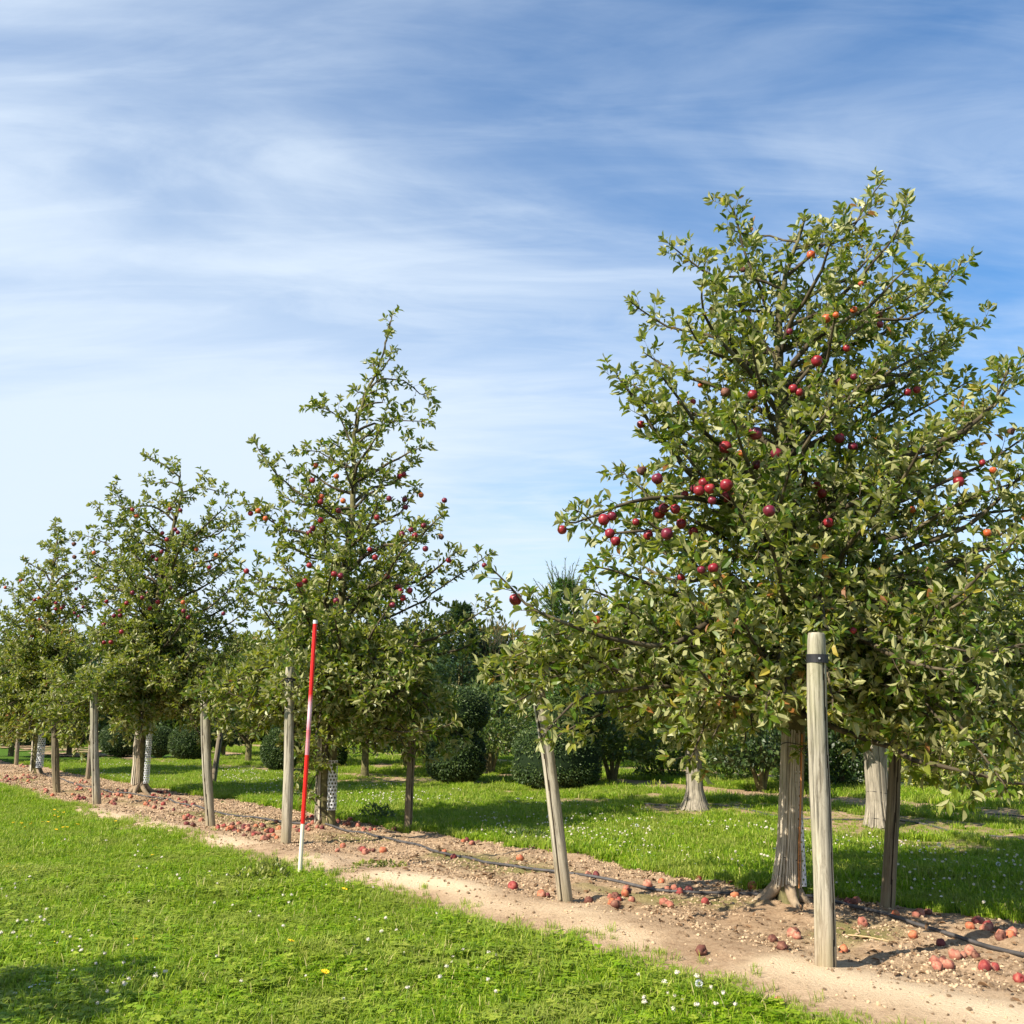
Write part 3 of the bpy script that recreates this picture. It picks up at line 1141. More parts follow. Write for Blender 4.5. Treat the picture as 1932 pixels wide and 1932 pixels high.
class Crown:
    def __init__(s, leaf_size, origin):
        s.branches = []        # list of (Tubes)
        s.lp, s.ld, s.ln = [], [], []
        s.ls = leaf_size
        s.o = Vector(origin)
        s.nodes = []           # twig ends where apples can hang

    def leaf(s, p, d):
        n = Vector((0, 0, 1)) * .5 + rnd3(.6)
        s.lp.append(tuple(p))
        s.ld.append(tuple(d))
        s.ln.append(tuple(n))

    def leaves_on(s, pts, step, f0=.0, end=5):
        L = sum((pts[i + 1] - pts[i]).length for i in range(len(pts) - 1))
        k = max(1, int(L * (1 - f0) / step))
        az = random.uniform(0, 6.28)
        for i in range(k):
            f = f0 + (1 - f0) * (i + random.random() * .6) / k
            p = interp_poly(pts, min(f, .999))
            t = (interp_poly(pts, min(1, f + .1)) - interp_poly(pts, max(0, f - .1)))
            if t.length < 1e-5:
                continue
            t.normalize()
            az += 2.4
            u = t.orthogonal().normalized()
            v = t.cross(u)
            side = u * math.cos(az) + v * math.sin(az)
            d = (side * random.uniform(.7, 1.1) + t * random.uniform(.2, .9) + Vector((0, 0, random.uniform(-.6, .35)))).normalized()
            s.leaf(p + side * .008, d)
        t = (pts[-1] - pts[-2]).normalized()
        for i in range(end):
            az += 2.4
            u = t.orthogonal().normalized()
            v = t.cross(u)
            side = u * math.cos(az) + v * math.sin(az)
            d = (side * random.uniform(.35, 1.0) + t * random.uniform(.4, 1.0)).normalized()
            s.leaf(pts[-1] - t * .01 * i, d)
        s.nodes.append(pts[-1].copy())

    def shoot(s, tb, p, d, L, r, level, leafstep):
        n = 4 if L > .25 else 3
        pts = [p.copy()]
        q = p.copy()
        dd = d.copy()
        for i in range(n):
            dd = (dd + rnd3(.14) + Vector((0, 0, .10))).normalized()
            q = q + dd * (L / n)
            pts.append(q.copy())
        tb.add(pts, [r * (1 - .75 * i / n) for i in range(n + 1)], 4 if level < 2 else 3)
        s.leaves_on(pts, leafstep, .12 if level > 1 else .25, random.randint(3, 6))
        if level < 2 and L > .14:
            k = int(L / .095)
            az = random.uniform(0, 6.28)
            for i in range(k):
                f = (i + .6 + random.random() * .5) / (k + .5)
                if f > .96:
                    continue
                az += 2.4 + random.uniform(-.4, .4)
                t = (interp_poly(pts, min(1, f + .1)) - interp_poly(pts, max(0, f - .1))).normalized()
                u = t.orthogonal().normalized()
                v = t.cross(u)
                sd_ = u * math.cos(az) + v * math.sin(az)
                d2 = (sd_ + t * .7 + Vector((0, 0, .25))).normalized()
                s.shoot(tb, interp_poly(pts, f), d2, random.uniform(.05, .6 * L * (1.1 - f) + .07), r * .55, 2, leafstep)

    def limb(s, pts, r0, r1=.004, step=.10, side_len=.42, f0=.15, leafstep=.035):
        """pts: control polyline; resampled and roughened, with side shoots"""
        # Catmull style smoothing
        fine = []
        m = len(pts)
        for i in range(m - 1):
            p0 = pts[max(i - 1, 0)]
            p1, p2 = pts[i], pts[i + 1]
            p3 = pts[min(i + 2, m - 1)]
            k = max(2, int((p2 - p1).length / .11))
            for j in range(k):
                u = j / k
                fine.append(.5 * ((2 * p1) + (p2 - p0) * u + (2 * p0 - 5 * p1 + 4 * p2 - p3) * u * u + (3 * p1 - p0 - 3 * p2 + p3) * u ** 3))
        fine.append(pts[-1].copy())
        off = Vector((0, 0, 0))
        for i in range(1, len(fine) - 1):
            off = off * .8 + rnd3(.008)
            fine[i] = fine[i] + off
        n = len(fine)
        L = sum((fine[i + 1] - fine[i]).length for i in range(n - 1))
        tb = Tubes(s.o)
        tb.add(fine, [r0 * (1 - i / (n - 1)) ** .8 + r1 for i in range(n)], 6 if r0 > .012 else 5)
        k = int(L * (1 - f0) / step)
        az = random.uniform(0, 6.28)
        for i in range(k):
            f = f0 + (1 - f0) * (i + random.random() * .7) / k
            if f > .97:
                continue
            az += 2.4 + random.uniform(-.5, .5)
            t = (interp_poly(fine, min(1, f + .06)) - interp_poly(fine, max(0, f - .06))).normalized()
            u = t.orthogonal().normalized()
            v = t.cross(u)
            sd_ = u * math.cos(az) + v * math.sin(az)
            d = (sd_ + t * random.uniform(.4, .9) + Vector((0, 0, .35))).normalized()
            ln = random.uniform(.12, side_len) * (1.15 - .65 * f)
            s.shoot(tb, interp_poly(fine, f), d, ln, max(.0028, r0 * .28 * (1 - f * .6)), 1, leafstep)
        s.leaves_on(fine[-max(3, n // 3):], leafstep, 0, 6)
        s.branches.append(tb)


def apple_tree(idx, base_px, leader_px, env, radii, nlimb, leaf_size, target, label, extra=(), apples=(), singles=300,
               crown_y=1350, tint=(0, 1), leafmat='leaf', depth_cap=1.7, base_xy=None, zscale=1.0, group='apple trees of the first row', step=.10,
               skirt=0, side_len=.42, boughs=()):
    if base_xy is None:
        gx, gy = G(*base_px)
    else:
        gx, gy = base_xy
    gzz = gzf(gx, gy)
    root = empty('apple_tree', (gx, gy, gzz), label, 'apple tree', group)
    o = Vector((gx, gy, gzz))
    lead = [P(a, b, gy + (d or 0)) for a, b, d in leader_px]
    lead[0] = Vector((gx, gy, gzz - .05))
    cr = Crown(leaf_size, o)
    # trunk
    fine, rr = [], []
    m = len(lead)
    for i in range(m - 1):
        for j in range(4):
            u = j / 4
            fine.append(lead[i].lerp(lead[i + 1], u) + (rnd3(.006) if i else Vector((0, 0, 0))))
            rr.append(radii[i] * (1 - u) + radii[i + 1] * u)
    fine.append(lead[-1])
    rr.append(radii[-1])
    tb = Tubes(o)
    tb.add(fine, rr, 14)
    link('trunk', tb.mesh('trunk', M['bark']), root)
    ys = [e[0] for e in env]
    Ls = [e[1] for e in env]
    Rs = [e[2] for e in env]
    ly = [b for a, b, d in leader_px][::-1]
    lx = [a for a, b, d in leader_px][::-1]
    zc = P(966, crown_y, gy).z
    tops = lead[-1].z
    lz = [p.z for p in lead]

    def lead_at(z):
        z = min(max(z, lz[0]), lz[-1])
        for i in range(m - 1):
            if lz[i] <= z <= lz[i + 1]:
                return lead[i].lerp(lead[i + 1], (z - lz[i]) / max(1e-6, lz[i + 1] - lz[i]))
        return lead[-1].copy()
    def rad_at(z):
        f = 0
        for i in range(m - 1):
            if lz[i] <= z <= lz[i + 1]:
                return radii[i + 1]
        return radii[-1]
    y0, y1 = ys[0], ys[-1]
    for k in range(nlimb):
        f = ((k + .5) / nlimb) ** .72
        y = y0 + (y1 - y0) * f
        az = k * 2.39996 + random.uniform(-.25, .25)
        le, ri = np.interp(y, ys, Ls), np.interp(y, ys, Rs)
        lc = np.interp(y, ly, lx)
        ca, sa = math.cos(az), math.sin(az)
        rho = random.uniform(.72, 1.0) if k % 3 else random.uniform(.4, .8)
        ext = (ri - lc) if ca > 0 else (lc - le)
        tx = lc + ext * ca * rho
        if idx == 1 and 1030 < tx < 1180 and y > 1270:
            continue
        scale = gy / F * 1.02
        dep = min(.5 * (ri - le) * scale, depth_cap) * sa * rho
        T_ = P(tx, y, gy + dep)
        rad = math.hypot(T_.x - gx, T_.y - gy)
        rise = rad * random.uniform(.35, .75)
        zs = T_.z - rise
        zs = min(max(zs, zc + random.uniform(.0, .35)), tops - .12)
        S_ = lead_at(zs)
        # nothing grows through the camera's own space
        C1 = S_.lerp(T_, .35) + Vector((0, 0, (.02 if T_.z > zs else .16) * rad)) + rnd3(.03)
        C2 = S_.lerp(T_, .70) + Vector((0, 0, (-.05 if T_.z > zs else .10) * rad)) + rnd3(.04)
        cr.limb([S_, C1, C2, T_], min(.028, .010 + .011 * rad) * min(1, rad_at(zs) / .04 + .25), side_len=side_len * min(1, max(.4, rad / .9)), step=step * (1.0 if y > y0 + .3 * (y1 - y0) else 1.35))
    gap = lambda px_, py_: idx == 1 and 1030 < px_ < 1180 and py_ > 1270
    # low boughs arching out and down, mostly on the open side
    for k in range(skirt):
        y = random.uniform(crown_y - 150, y1 - 5)
        az = -random.uniform(-.35, math.pi + .35) if random.random() < .78 else random.uniform(0, 3.1)
        le, ri = np.interp(y, ys, Ls), np.interp(y, ys, Rs)
        lc = np.interp(y, ly, lx)
        ca, sa = math.cos(az), math.sin(az)
        rho = random.uniform(.45, 1.0)
        ext = (ri - lc) if ca > 0 else (lc - le)
        if gap(lc + ext * ca * rho, y):
            continue
        T_ = P(lc + ext * ca * rho, y, gy + depth_cap * 1.05 * sa * rho)
        S_ = lead_at(zc + random.uniform(.05, .45))
        top_ = max(S_.z, T_.z) + random.uniform(.05, .25)
        C1 = S_.lerp(T_, .35)
        C1.z = top_
        C2 = S_.lerp(T_, .72)
        C2.z = (top_ + T_.z) / 2 + .05
        cr.limb([S_, C1 + rnd3(.03), C2 + rnd3(.04), T_], .014, side_len=side_len * .85, step=step, f0=.25)
    # leader tip
    cr.limb(lead[-3:], .006, f0=.1, side_len=.2)
    for (bx_, by_, bd_) in boughs:
        T_ = P(bx_, by_, gy + bd_)
        S_ = lead_at(zc + random.uniform(.05, .5))
        top_ = max(S_.z, T_.z) + random.uniform(.02, .16)
        C1 = S_.lerp(T_, .35)
        C1.z = top_
        C2 = S_.lerp(T_, .75)
        C2.z = (top_ + T_.z) / 2 + .05
        cr.limb([S_, C1, C2, T_], .013, side_len=side_len * .9, step=step * .8, f0=.35)
    for pts, r0 in extra:
        pl = [P(a, b, gy + d) for a, b, d in pts]
        cr.limb(pl, r0, step=step * .9, side_len=side_len * .8)
    for t_ in cr.branches:
        link('branch', t_.mesh('branch', M['twig']), root)
    lp = np.array(cr.lp)
    ld = np.array(cr.ld)
    ln = np.array(cr.ln)
    print(label[:40], 'leaves', len(lp))
    if len(lp) > target:
        k = rng.permutation(len(lp))[:target]
        lp, ld, ln = lp[k], ld[k], ln[k]
    # hanging apples
    nodes = np.array([tuple(v) for v in cr.nodes])
    nx, ny, nd = proj(nodes)
    for (ax_, ay_, kind, sc) in apples:
        d2 = (nx - ax_) ** 2 + (ny - (ay_ - 10)) ** 2
        c = np.argsort(d2)[:10]
        c = c[np.argmin(d2[c] / 40 + nd[c] * 60)]
        p = Vector(nodes[c])
        # bring it to the wanted place across the view, keeping the twig's depth
        w = P(ax_, ay_, p.y)
        if (w - p).length > .13:
            w = p + (w - p).normalized() * .13 - Vector((0, 0, .02))
            ax_, ay_ = (float(v[0]) for v in proj(np.array([tuple(w)]))[:2])
        me = random.choice(AP[kind])
        a = link('apple', me, root)
        a.location = w - o
        a.rotation_euler = (random.uniform(-.35, .35), random.uniform(-.35, .35), random.uniform(0, 6.28))
        a.scale = (sc, sc, sc)
        top = w + Vector((0, 0, .04 * sc))
        if (p - top).length > .012:
            st = Tubes(w)
            st.add([Vector(p), p.lerp(top, .6) + Vector((0, 0, .01)), top], [.003, .0022, .0018], 4)
            st_o = link('stalk', st.mesh('stalk', M['twig']), root, tuple(w - o))
        # keep leaves from growing through the fruit
        x_, y_, d_ = proj(lp)
        rad_px = F / w.y * .038 * sc
        bad = ((np.hypot(x_ - ax_, y_ - ay_) < rad_px * .95) & (d_ < w.y + .05) & (d_ > w.y - .45)) | (np.linalg.norm(lp - np.array(tuple(w)), axis=1) < .045 * sc)
        lp, ld, ln = lp[~bad], ld[~bad], ln[~bad]
    R = frames(ld, ln)
    size = leaf_size * rng.uniform(.5, 1.2, len(lp))
    tn = tint[0] + (tint[1] - tint[0]) * rng.random(len(lp))
    patch = vn(lp[:, 0] * 1.0 + lp[:, 2], lp[:, 1] + 1.3 * lp[:, 2], .5, 91)
    tn = np.clip(tn * (.65 + .6 * patch), 0, 1)
    _, _, d_ = proj(lp)
    vis = np.argsort(d_)[:singles] if singles else np.array([], int)
    rest = np.setdiff1d(np.arange(len(lp)), vis)
    V, T, ti = leaf_cloud(lp[rest] - np.array(tuple(o)), R[rest], size[rest], tint=tn[rest])
    me = np_mesh('foliage', V, T, M[leafmat], attrs={'tint': ('FACE', ti)}, smooth=False)
    tag(link('foliage', me, root), kind='stuff')
    for i in vis:
        me = LEAF_MESH[int(tn[i] * (len(LEAF_MESH) - 1))]
        lo = bpy.data.objects.new('leaf', me)
        COL.objects.link(lo)
        lo.parent = root
        mm = Matrix([(*(R[i][r] * size[i]), (lp[i] - np.array(tuple(o)))[r]) for r in range(3)] + [(0, 0, 0, 1)])
        lo.matrix_local = mm
    return root, o, lead


LEAF_MESH = []
for i in range(14):
    V, T, ti = leaf_cloud(np.zeros((1, 3)), np.eye(3)[None], np.ones(1), tint=np.array([i / 13]))
    LEAF_MESH.append(np_mesh('leaf', V, T, M['leaf'], attrs={'tint': ('FACE', ti)}))


# cane guard round a trunk
def cane_guard(root, o, lead, z0, z1, r_at, n, a0, a1, splay=.0, ties=(), w=.006, mats=('cane_grey', 'cane_brown', 'cane_grey', 'cane_grey', 'cane_grey', 'cane_brown', 'cane_grey', 'cane_grey', 'cane_brown', 'cane_grey', 'cane_grey', 'cane_grey', 'cane_orange'), label=None):
    g = link('cane_guard', None, root)
    if label:
        g['label'] = label
    lz = [p.z for p in lead]

    def c_at(z):
        z += o.z
        for i in range(len(lead) - 1):
            if lead[i].z <= z <= lead[i + 1].z:
                return lead[i].lerp(lead[i + 1], (z - lead[i].z) / (lead[i + 1].z - lead[i].z)) - o
        return lead[0] - o
    for k in range(n):
        a = a0 + (a1 - a0) * (k + .5) / n + random.uniform(-.02, .02)
        zt = z1 - random.uniform(0, .05)
        zb = z0 + random.uniform(-.01, .03)
        V, T = [], []
        m = 7
        tw = random.uniform(-.04, .04)
        ww = w * random.uniform(.75, 1.25)
        ex = random.uniform(0, .012)
        for i in range(m + 1):
            f = i / m
            z = zb + (zt - zb) * f
            c = c_at(z)
            r = r_at(f) + ex + splay * max(0, .25 - f) * random.uniform(.5, 1.3)
            aa = a + tw * f + .02 * math.sin(f * 6 + k)
            rad = Vector((math.cos(aa), math.sin(aa), 0))
            tan = Vector((-math.sin(aa), math.cos(aa), 0))
            cc = Vector((c.x, c.y, z)) + rad * r
            th = .0035
            V += [cc - tan * ww, cc + tan * ww, cc + tan * ww * .6 + rad * th, cc - tan * ww * .6 + rad * th]
        for i in range(m):
            for q in range(4):
                T.append((i * 4 + q, i * 4 + (q + 1) % 4, (i + 1) * 4 + (q + 1) % 4, (i + 1) * 4 + q))
        T += [(m * 4, m * 4 + 1, m * 4 + 2, m * 4 + 3), (3, 2, 1, 0)]
        me = np_mesh('cane', np.array([tuple(v) for v in V]), T, M[random.choice(mats)])
        link('cane', me, g)
    for f in ties:
        z = z0 + (z1 - z0) * f
        c = c_at(z)
        r = r_at(f) + .012
        pts = [Vector((c.x + r * math.cos(b), c.y + r * math.sin(b), z + .012 * math.sin(b * 2))) for b in np.linspace(0, 2 * math.pi, 29)]
        tb = Tubes()
        tb.add(pts, [.0032] * 29, 5)
        link('wire_tie', tb.mesh('wire_tie', M['wire']), g)
    return g


def perforated_guard(root, center, r, z0, z1, a0, a1, cell=.034, hole=.011, label=None, lean=Vector((0, 0, 0))):
    """white plastic guard sheet curled round the stem, with real round holes"""
    na = max(1, int(round(r * abs(a1 - a0) / cell)))
    nz = int((z1 - z0) / cell)
    V, T = [], []
    ca = cell

    def P3(u, z):
        a = a0 + (a1 - a0) * u / (na * cell)
        return (center[0] + r * math.cos(a) + lean.x * z, center[1] + r * math.sin(a) + lean.y * z, z0 + z)
    for j in range(nz):
        off = cell / 2 if j % 2 else 0
        for i in range(na + (1 if j % 2 else 0)):
            u0 = i * cell - (off if j % 2 else 0)
            cu, cz = u0 + cell / 2, (j + .5) * cell
            b = len(V)
            for k in range(8):
                an = k * math.pi / 4
                dx, dz = math.cos(an), math.sin(an)
                mx = max(abs(dx), abs(dz))
                V.append(P3(min(max(cu + dx / mx * cell / 2, 0), na * cell), cz + dz / mx * cell / 2))
            for k in range(8):
                an = k * math.pi / 4
                V.append(P3(min(max(cu + math.cos(an) * hole, 0), na * cell), cz + math.sin(an) * hole))
            for k in range(8):
                T.append((b + k, b + (k + 1) % 8, b + 8 + (k + 1) % 8, b + 8 + k))
    me = np_mesh('trunk_guard', np.array(V), T, M['white_plastic'])
    g = link('trunk_guard', me, root)
    so_ = g.modifiers.new('thick', 'SOLIDIFY')
    so_.thickness = .002
    if label:
        g['label'] = label
    return g


def roots(root, o, n, spread, r, seed, m='root'):
    random.seed(seed)
    for k in range(n):
        a = random.uniform(-.3, .3) + (k + .5) / n * 2 * math.pi
        L = spread * random.uniform(.6, 1.2)
        pts, rr = [], []
        for i in range(7):
            f = i / 6
            aa = a + .25 * math.sin(f * 3 + k)
            d = .03 + L * f
            x, y = d * math.cos(aa), d * math.sin(aa)
            z = .16 * (1 - f) ** 2.2 - .012 - .035 * f
            zz = gzf(o.x + x, o.y + y) - o.z
            pts.append(Vector((x, y, z + zz)))
            rr.append(r * (1 - .7 * f))
        tb = Tubes()
        tb.add(pts, rr, 8)
        link('root', tb.mesh('root', M[m]), root)


def T1(x, y):
    return 1065 + .4494 * x, 315.6 + .4494 * y


def kind_of(c):
    return {'r': 'red', 'd': 'dark', 'o': 'orange', 'b': 'rotten'}[c]


ap1 = [(*T1(x, y), kind_of(k), sc * .9) for x, y, k, sc in (
    (165, 1480, 'r', 1.1), (200, 1465, 'd', .9), (190, 1545, 'r', .95), (215, 1570, 'r', 1.0), (390, 1308, 'd', 1.1), (398, 1450, 'r', 1.3), (418, 1432, 'd', 1), (465, 1435, 'r', 1),
    (490, 1497, 'r', 1), (540, 1530, 'r', 1), (352, 1545, 'r', 1), (430, 1540, 'd', 1.1), (545, 1350, 'd', .9), (585, 1325, 'r', 1), (565, 1358, 'r', 1), (610, 1350, 'r', 1), (680, 1335, 'r', 1.15),
    (680, 1383, 'r', 1.1), (505, 1375, 'r', .8), (620, 1400, 'd', .8), (675, 1175, 'r', 1.3), (802, 1118, 'd', 1.25), (675, 1235, 'd', 1), (805, 1250, 'd', 1), (745, 1200, 'o', .7), (890, 1203, 'd', 1.15),
    (1155, 1138, 'd', 1.1), (1210, 1175, 'd', 1.1), (1060, 813, 'r', 1.1), (1080, 1370, 'r', 1), (1060, 1335, 'r', .8), (860, 1443, 'd', 1), (1108, 1493, 'r', 1), (1655, 1320, 'r', 1.1), (1650, 1290, 'b', .9),
    (1800, 1272, 'o', .7), (1755, 1240, 'r', .6), (1875, 1110, 'b', .7), (1775, 1535, 'o', .8), (1460, 1438, 'o', .7), (1035, 368, 'o', .9), (1215, 600, 'o', .8), (1245, 490, 'o', .6), (750, 430, 'b', .6),
    (945, 690, 'd', .7), (1185, 760, 'r', .7), (1440, 945, 'r', .8), (1480, 935, 'r', .8), (1150, 900, 'b', .7), (1215, 880, 'd', .7), (790, 955, 'r', 1), (960, 930, 'r', .9), (985, 945, 'r', .8),
    (570, 915, 'o', .6), (540, 985, 'r', .6), (485, 990, 'r', .6), (675, 945, 'b', .8), (320, 1080, 'r', .8), (325, 1275, 'b', .9), (625, 1683, 'r', .9), (490, 1722, 'r', .7), (575, 1690, 'd', .7),
    (1320, 620, 'b', .7), (1100, 635, 'o', .9), (1140, 620, 'o', .6), (1325, 660, 'd', .7), (-10, 1522, 'r', .9), (-205, 1815, 'r', 1.15), (1213, 1945, 'r', .6), (135, 1900, 'o', .7), (300, 1490, 'r', .7))]
env1 = [(380, 1370, 1700), (450, 1265, 1775), (560, 1215, 1850), (640, 1205, 1905), (720, 1140, 1965), (800, 1115, 1990), (900, 1125, 2060), (1000, 1085, 2110), (1100, 960, 2140),
        (1180, 950, 2150), (1280, 930, 2150), (1350, 1120, 2130), (1410, 1240, 2100)]
lead1 = [(1487, 1712, 0), (1492, 1600, 0), (1497, 1450, 0), (1500, 1350, 0), (1497, 1200, 0), (1490, 1050, 0), (1482, 900, 0), (1471, 760, 0), (1466, 650, 0), (1472, 560, 0), (1500, 470, 0), (1520, 410, 0)]
extra1 = [
    ([(1478, 733, 0), (1397, 672, -.2), (1360, 600, -.35), (1352, 540, -.4)], .022),
    ([(1490, 930, 0), (1400, 930, -.3), (1308, 904, -.5), (1218, 778, -.6), (1160, 700, -.6)], .026),
    ([(1490, 960, 0), (1380, 940, -.3), (1263, 925, -.7), (1150, 945, -.8), (1062, 985, -.9)], .024),
    ([(1492, 1010, 0), (1604, 927, -.2), (1667, 877, -.4), (1739, 850, -.5), (1847, 792, -.6), (1905, 690, -.6)], .030),
    ([(1495, 1090, 0), (1600, 1030, .1), (1730, 999, .1), (1829, 972, .0), (1960, 950, .0)], .026),
    ([(1500, 1200, 0), (1430, 1165, -.5), (1358, 1158, -.8), (1263, 1211, -1.0), (1173, 1203, -1.1), (1056, 1174, -1.2), (985, 1140, -1.2), (925, 1070, -1.2)], .027),
    ([(1505, 1320, 0), (1620, 1330, -.5), (1740, 1290, -.9), (1830, 1235, -1.0), (1960, 1215, -1.0)], .030),
    ([(1497, 1300, 0), (1350, 1290, -.4), (1200, 1300, -.8), (1080, 1330, -1.0), (1020, 1400, -1.1)], .022),
    ([(1503, 1340, 0), (1640, 1400, -.6), (1760, 1440, -1.1), (1900, 1470, -1.3), (1990, 1480, -1.3)], .022),
    ([(1503, 1330, 0), (1700, 1380, -.2), (1850, 1400, -.6), (1990, 1410, -.6)], .02),
    ([(1500, 470, 0), (1600, 450, .1), (1640, 390, .1), (1668, 340, .1)], .010),
    ([(1480, 620, 0), (1600, 540, .1), (1690, 440, .0), (1712, 365, .0)], .014),
    ([(1480, 700, 0), (1620, 610, 0), (1740, 590, 0), (1815, 490, 0)], .014),
    ([(1470, 640, 0), (1420, 520, .1), (1390, 440, .1), (1368, 375, .1)], .013),
    ([(1478, 720, 0), (1360, 640, .2), (1260, 610, .3), (1188, 568, .3)], .013),
    ([(1475, 690, 0), (1380, 560, 0), (1320, 510, 0), (1262, 460, 0)], .013),
    ([(1480, 800, 0), (1700, 740, .2), (1800, 640, .2), (1862, 612, .2)], .014),
    ([(1486, 960, 0), (1650, 900, -.2), (1790, 840, -.3), (1880, 770, -.3), (1920, 690, -.3)], .018),
    ([(1488, 980, 0), (1660, 950, -.3), (1800, 900, -.4), (1900, 850, -.4), (1965, 800, -.4)], .018),
    ([(1484, 900, 0), (1620, 840, .2), (1740, 780, .3), (1830, 720, .3)], .016),
    ([(1480, 850, 0), (1600, 760, -.2), (1700, 690, -.3), (1790, 640, -.3)], .015),
    ([(1492, 1040, 0), (1680, 1020, -.3), (1830, 940, -.5), (1940, 900, -.5)], .018),
    ([(1495, 1110, 0), (1700, 1080, -.3), (1850, 1030, -.5), (1960, 1010, -.5)], .018),
    ([(1475, 760, 0), (1560, 660, -.2), (1640, 600, -.3), (1740, 540, -.3)], .013),
    ([(1490, 1000, 0), (1300, 1000, .2), (1150, 1010, .3), (1080, 960, .3)], .016),
]
root1, o1, l1 = apple_tree(1, TREES[1], lead1, env1, [.080, .076, .073, .074, .074, .064, .052, .043, .032, .022, .013, .006], 104, .077, 62000,
                           'large nearest apple tree with a cane-wrapped trunk and dark red apples', extra1, ap1, 300, 1340, (0, .97), step=.072, skirt=22, boughs=(
    (1000, 1290, -.5), (1040, 1400, -.45), (950, 1240, -.4), (960, 1330, -.4), (1060, 1260, -.6), (1010, 1210, -.6), (985, 1260, -.35), (920, 1280, -.2), (1050, 1230, -.3),
    (1300, 1440, -1.0), (1340, 1400, -1.1), (1420, 1380, -.9), (1230, 1370, -.8), (1450, 1330, -.9), (1280, 1350, -1.3),
    (1700, 1365, -.35), (1760, 1440, -.7), (1850, 1490, -1.2), (1905, 1500, -1.4), (1800, 1390, -.9), (1650, 1340, -.7), (1930, 1400, -1.0), (1720, 1310, -1.0), (1860, 1330, -1.2)))
cane_guard(root1, o1, l1, .10, 1.13, lambda f: .080 - .006 * f, 28, -3.9, -.85, .08, (.17, .90), .0040, label='split cane slats wired round the front of the trunk')
perforated_guard(root1, (.094, -.045), .026, .10, .86, -2.6, .6, .03, .008, label='white perforated plastic strip on the right side of the trunk')
roots(root1, o1, 6, .27, .042, 5)

# tree 2
D2 = lambda x, y: (355 + .3268 * x, 552 + .3268 * y)
ap2 = [(*D2(x, y), kind_of(k), .85) for x, y, k in (
    (360, 1275, 'r'), (405, 1260, 'o'), (447, 1305, 'o'), (718, 1085, 'r'), (737, 998, 'o'), (848, 1083, 'o'), (770, 1178, 'o'), (765, 1208, 'r'), (895, 1203, 'o'), (868, 1260, 'd'), (765, 1315, 'r'),
    (720, 1362, 'd'), (700, 1388, 'd'), (1245, 1050, 'r'), (1220, 1062, 'r'), (1345, 1170, 'o'), (1160, 1190, 'd'), (1250, 1195, 'd'), (1255, 1240, 'd'), (1480, 1200, 'd'), (1090, 1298, 'r'), (1287, 1370, 'd'),
    (1310, 1402, 'r'), (1235, 1395, 'd'), (1360, 1345, 'd'), (1385, 1480, 'd'), (1050, 1485, 'r'), (1495, 1570, 'r'), (1710, 1575, 'd'), (690, 1575, 'r'), (843, 1625, 'r'), (880, 1635, 'd'), (1150, 1640, 'd'),
    (675, 1665, 'r'), (645, 1685, 'r'), (665, 1730, 'd'), (855, 1780, 'd'), (1225, 1725, 'r'), (1240, 1765, 'r'), (1210, 1700, 'd'), (1280, 1720, 'd'), (1180, 1805, 'd'), (1080, 1530, 'r'), (1460, 1410, 'b'), (345, 1605, 'r'))]
env2 = [(640, 715, 745), (700, 685, 745), (760, 650, 740), (800, 625, 790), (850, 575, 815), (900, 530, 845), (960, 465, 868), (1020, 425, 905), (1080, 425, 945), (1150, 435, 950),
        (1230, 440, 900), (1310, 430, 900), (1380, 470, 900), (1430, 560, 880), (1450, 640, 860)]
lead2 = [(610, 1566, 0), (611, 1500, 0), (614, 1400, 0), (625, 1250, 0), (640, 1150, 0), (655, 1050, 0), (664, 960, 0), (668, 880, 0), (669, 820, 0), (680, 770, 0), (703, 715, 0), (722, 670, 0), (732, 625, 0), (740, 592, 0)]
extra2 = [
    ([(664, 960, 0), (610, 960, -.2), (550, 920, -.2), (500, 870, -.2), (478, 830, -.2)], .014),
    ([(668, 850, 0), (640, 790, 0), (612, 772, 0), (588, 765, 0)], .008),
    ([(668, 880, 0), (640, 880, 0), (600, 850, 0), (556, 848, 0)], .008),
    ([(690, 740, 0), (722, 715, 0), (760, 720, 0), (790, 745, 0), (808, 750, 0)], .008),
    ([(670, 840, 0), (730, 800, 0), (780, 800, 0), (812, 800, 0)], .008),
    ([(630, 1200, 0), (760, 1150, .2), (860, 1090, .3), (930, 1040, .3)], .014),
    ([(620, 1310, 0), (700, 1330, -.7), (760, 1300, -1.0), (790, 1250, -1.1)], .014),
    ([(620, 1310, 0), (720, 1370, -.7), (800, 1380, -1.0), (860, 1360, -1.1)], .014),
    ([(620, 1310, 0), (690, 1300, -.8), (710, 1260, -1.1), (690, 1220, -1.2)], .014),
    ([(655, 1050, 0), (560, 1040, 0), (500, 970, 0), (462, 950, 0)], .012),
    ([(622, 1300, 0), (540, 1340, -.3), (460, 1320, -.5), (400, 1290, -.5)], .012),
    ([(614, 1400, 0), (590, 1430, -.15), (575, 1440, -.2), (560, 1470, -.2)], .006),
    ([(613, 1440, 0), (595, 1470, -.12), (580, 1500, -.15), (572, 1520, -.15)], .005),
]
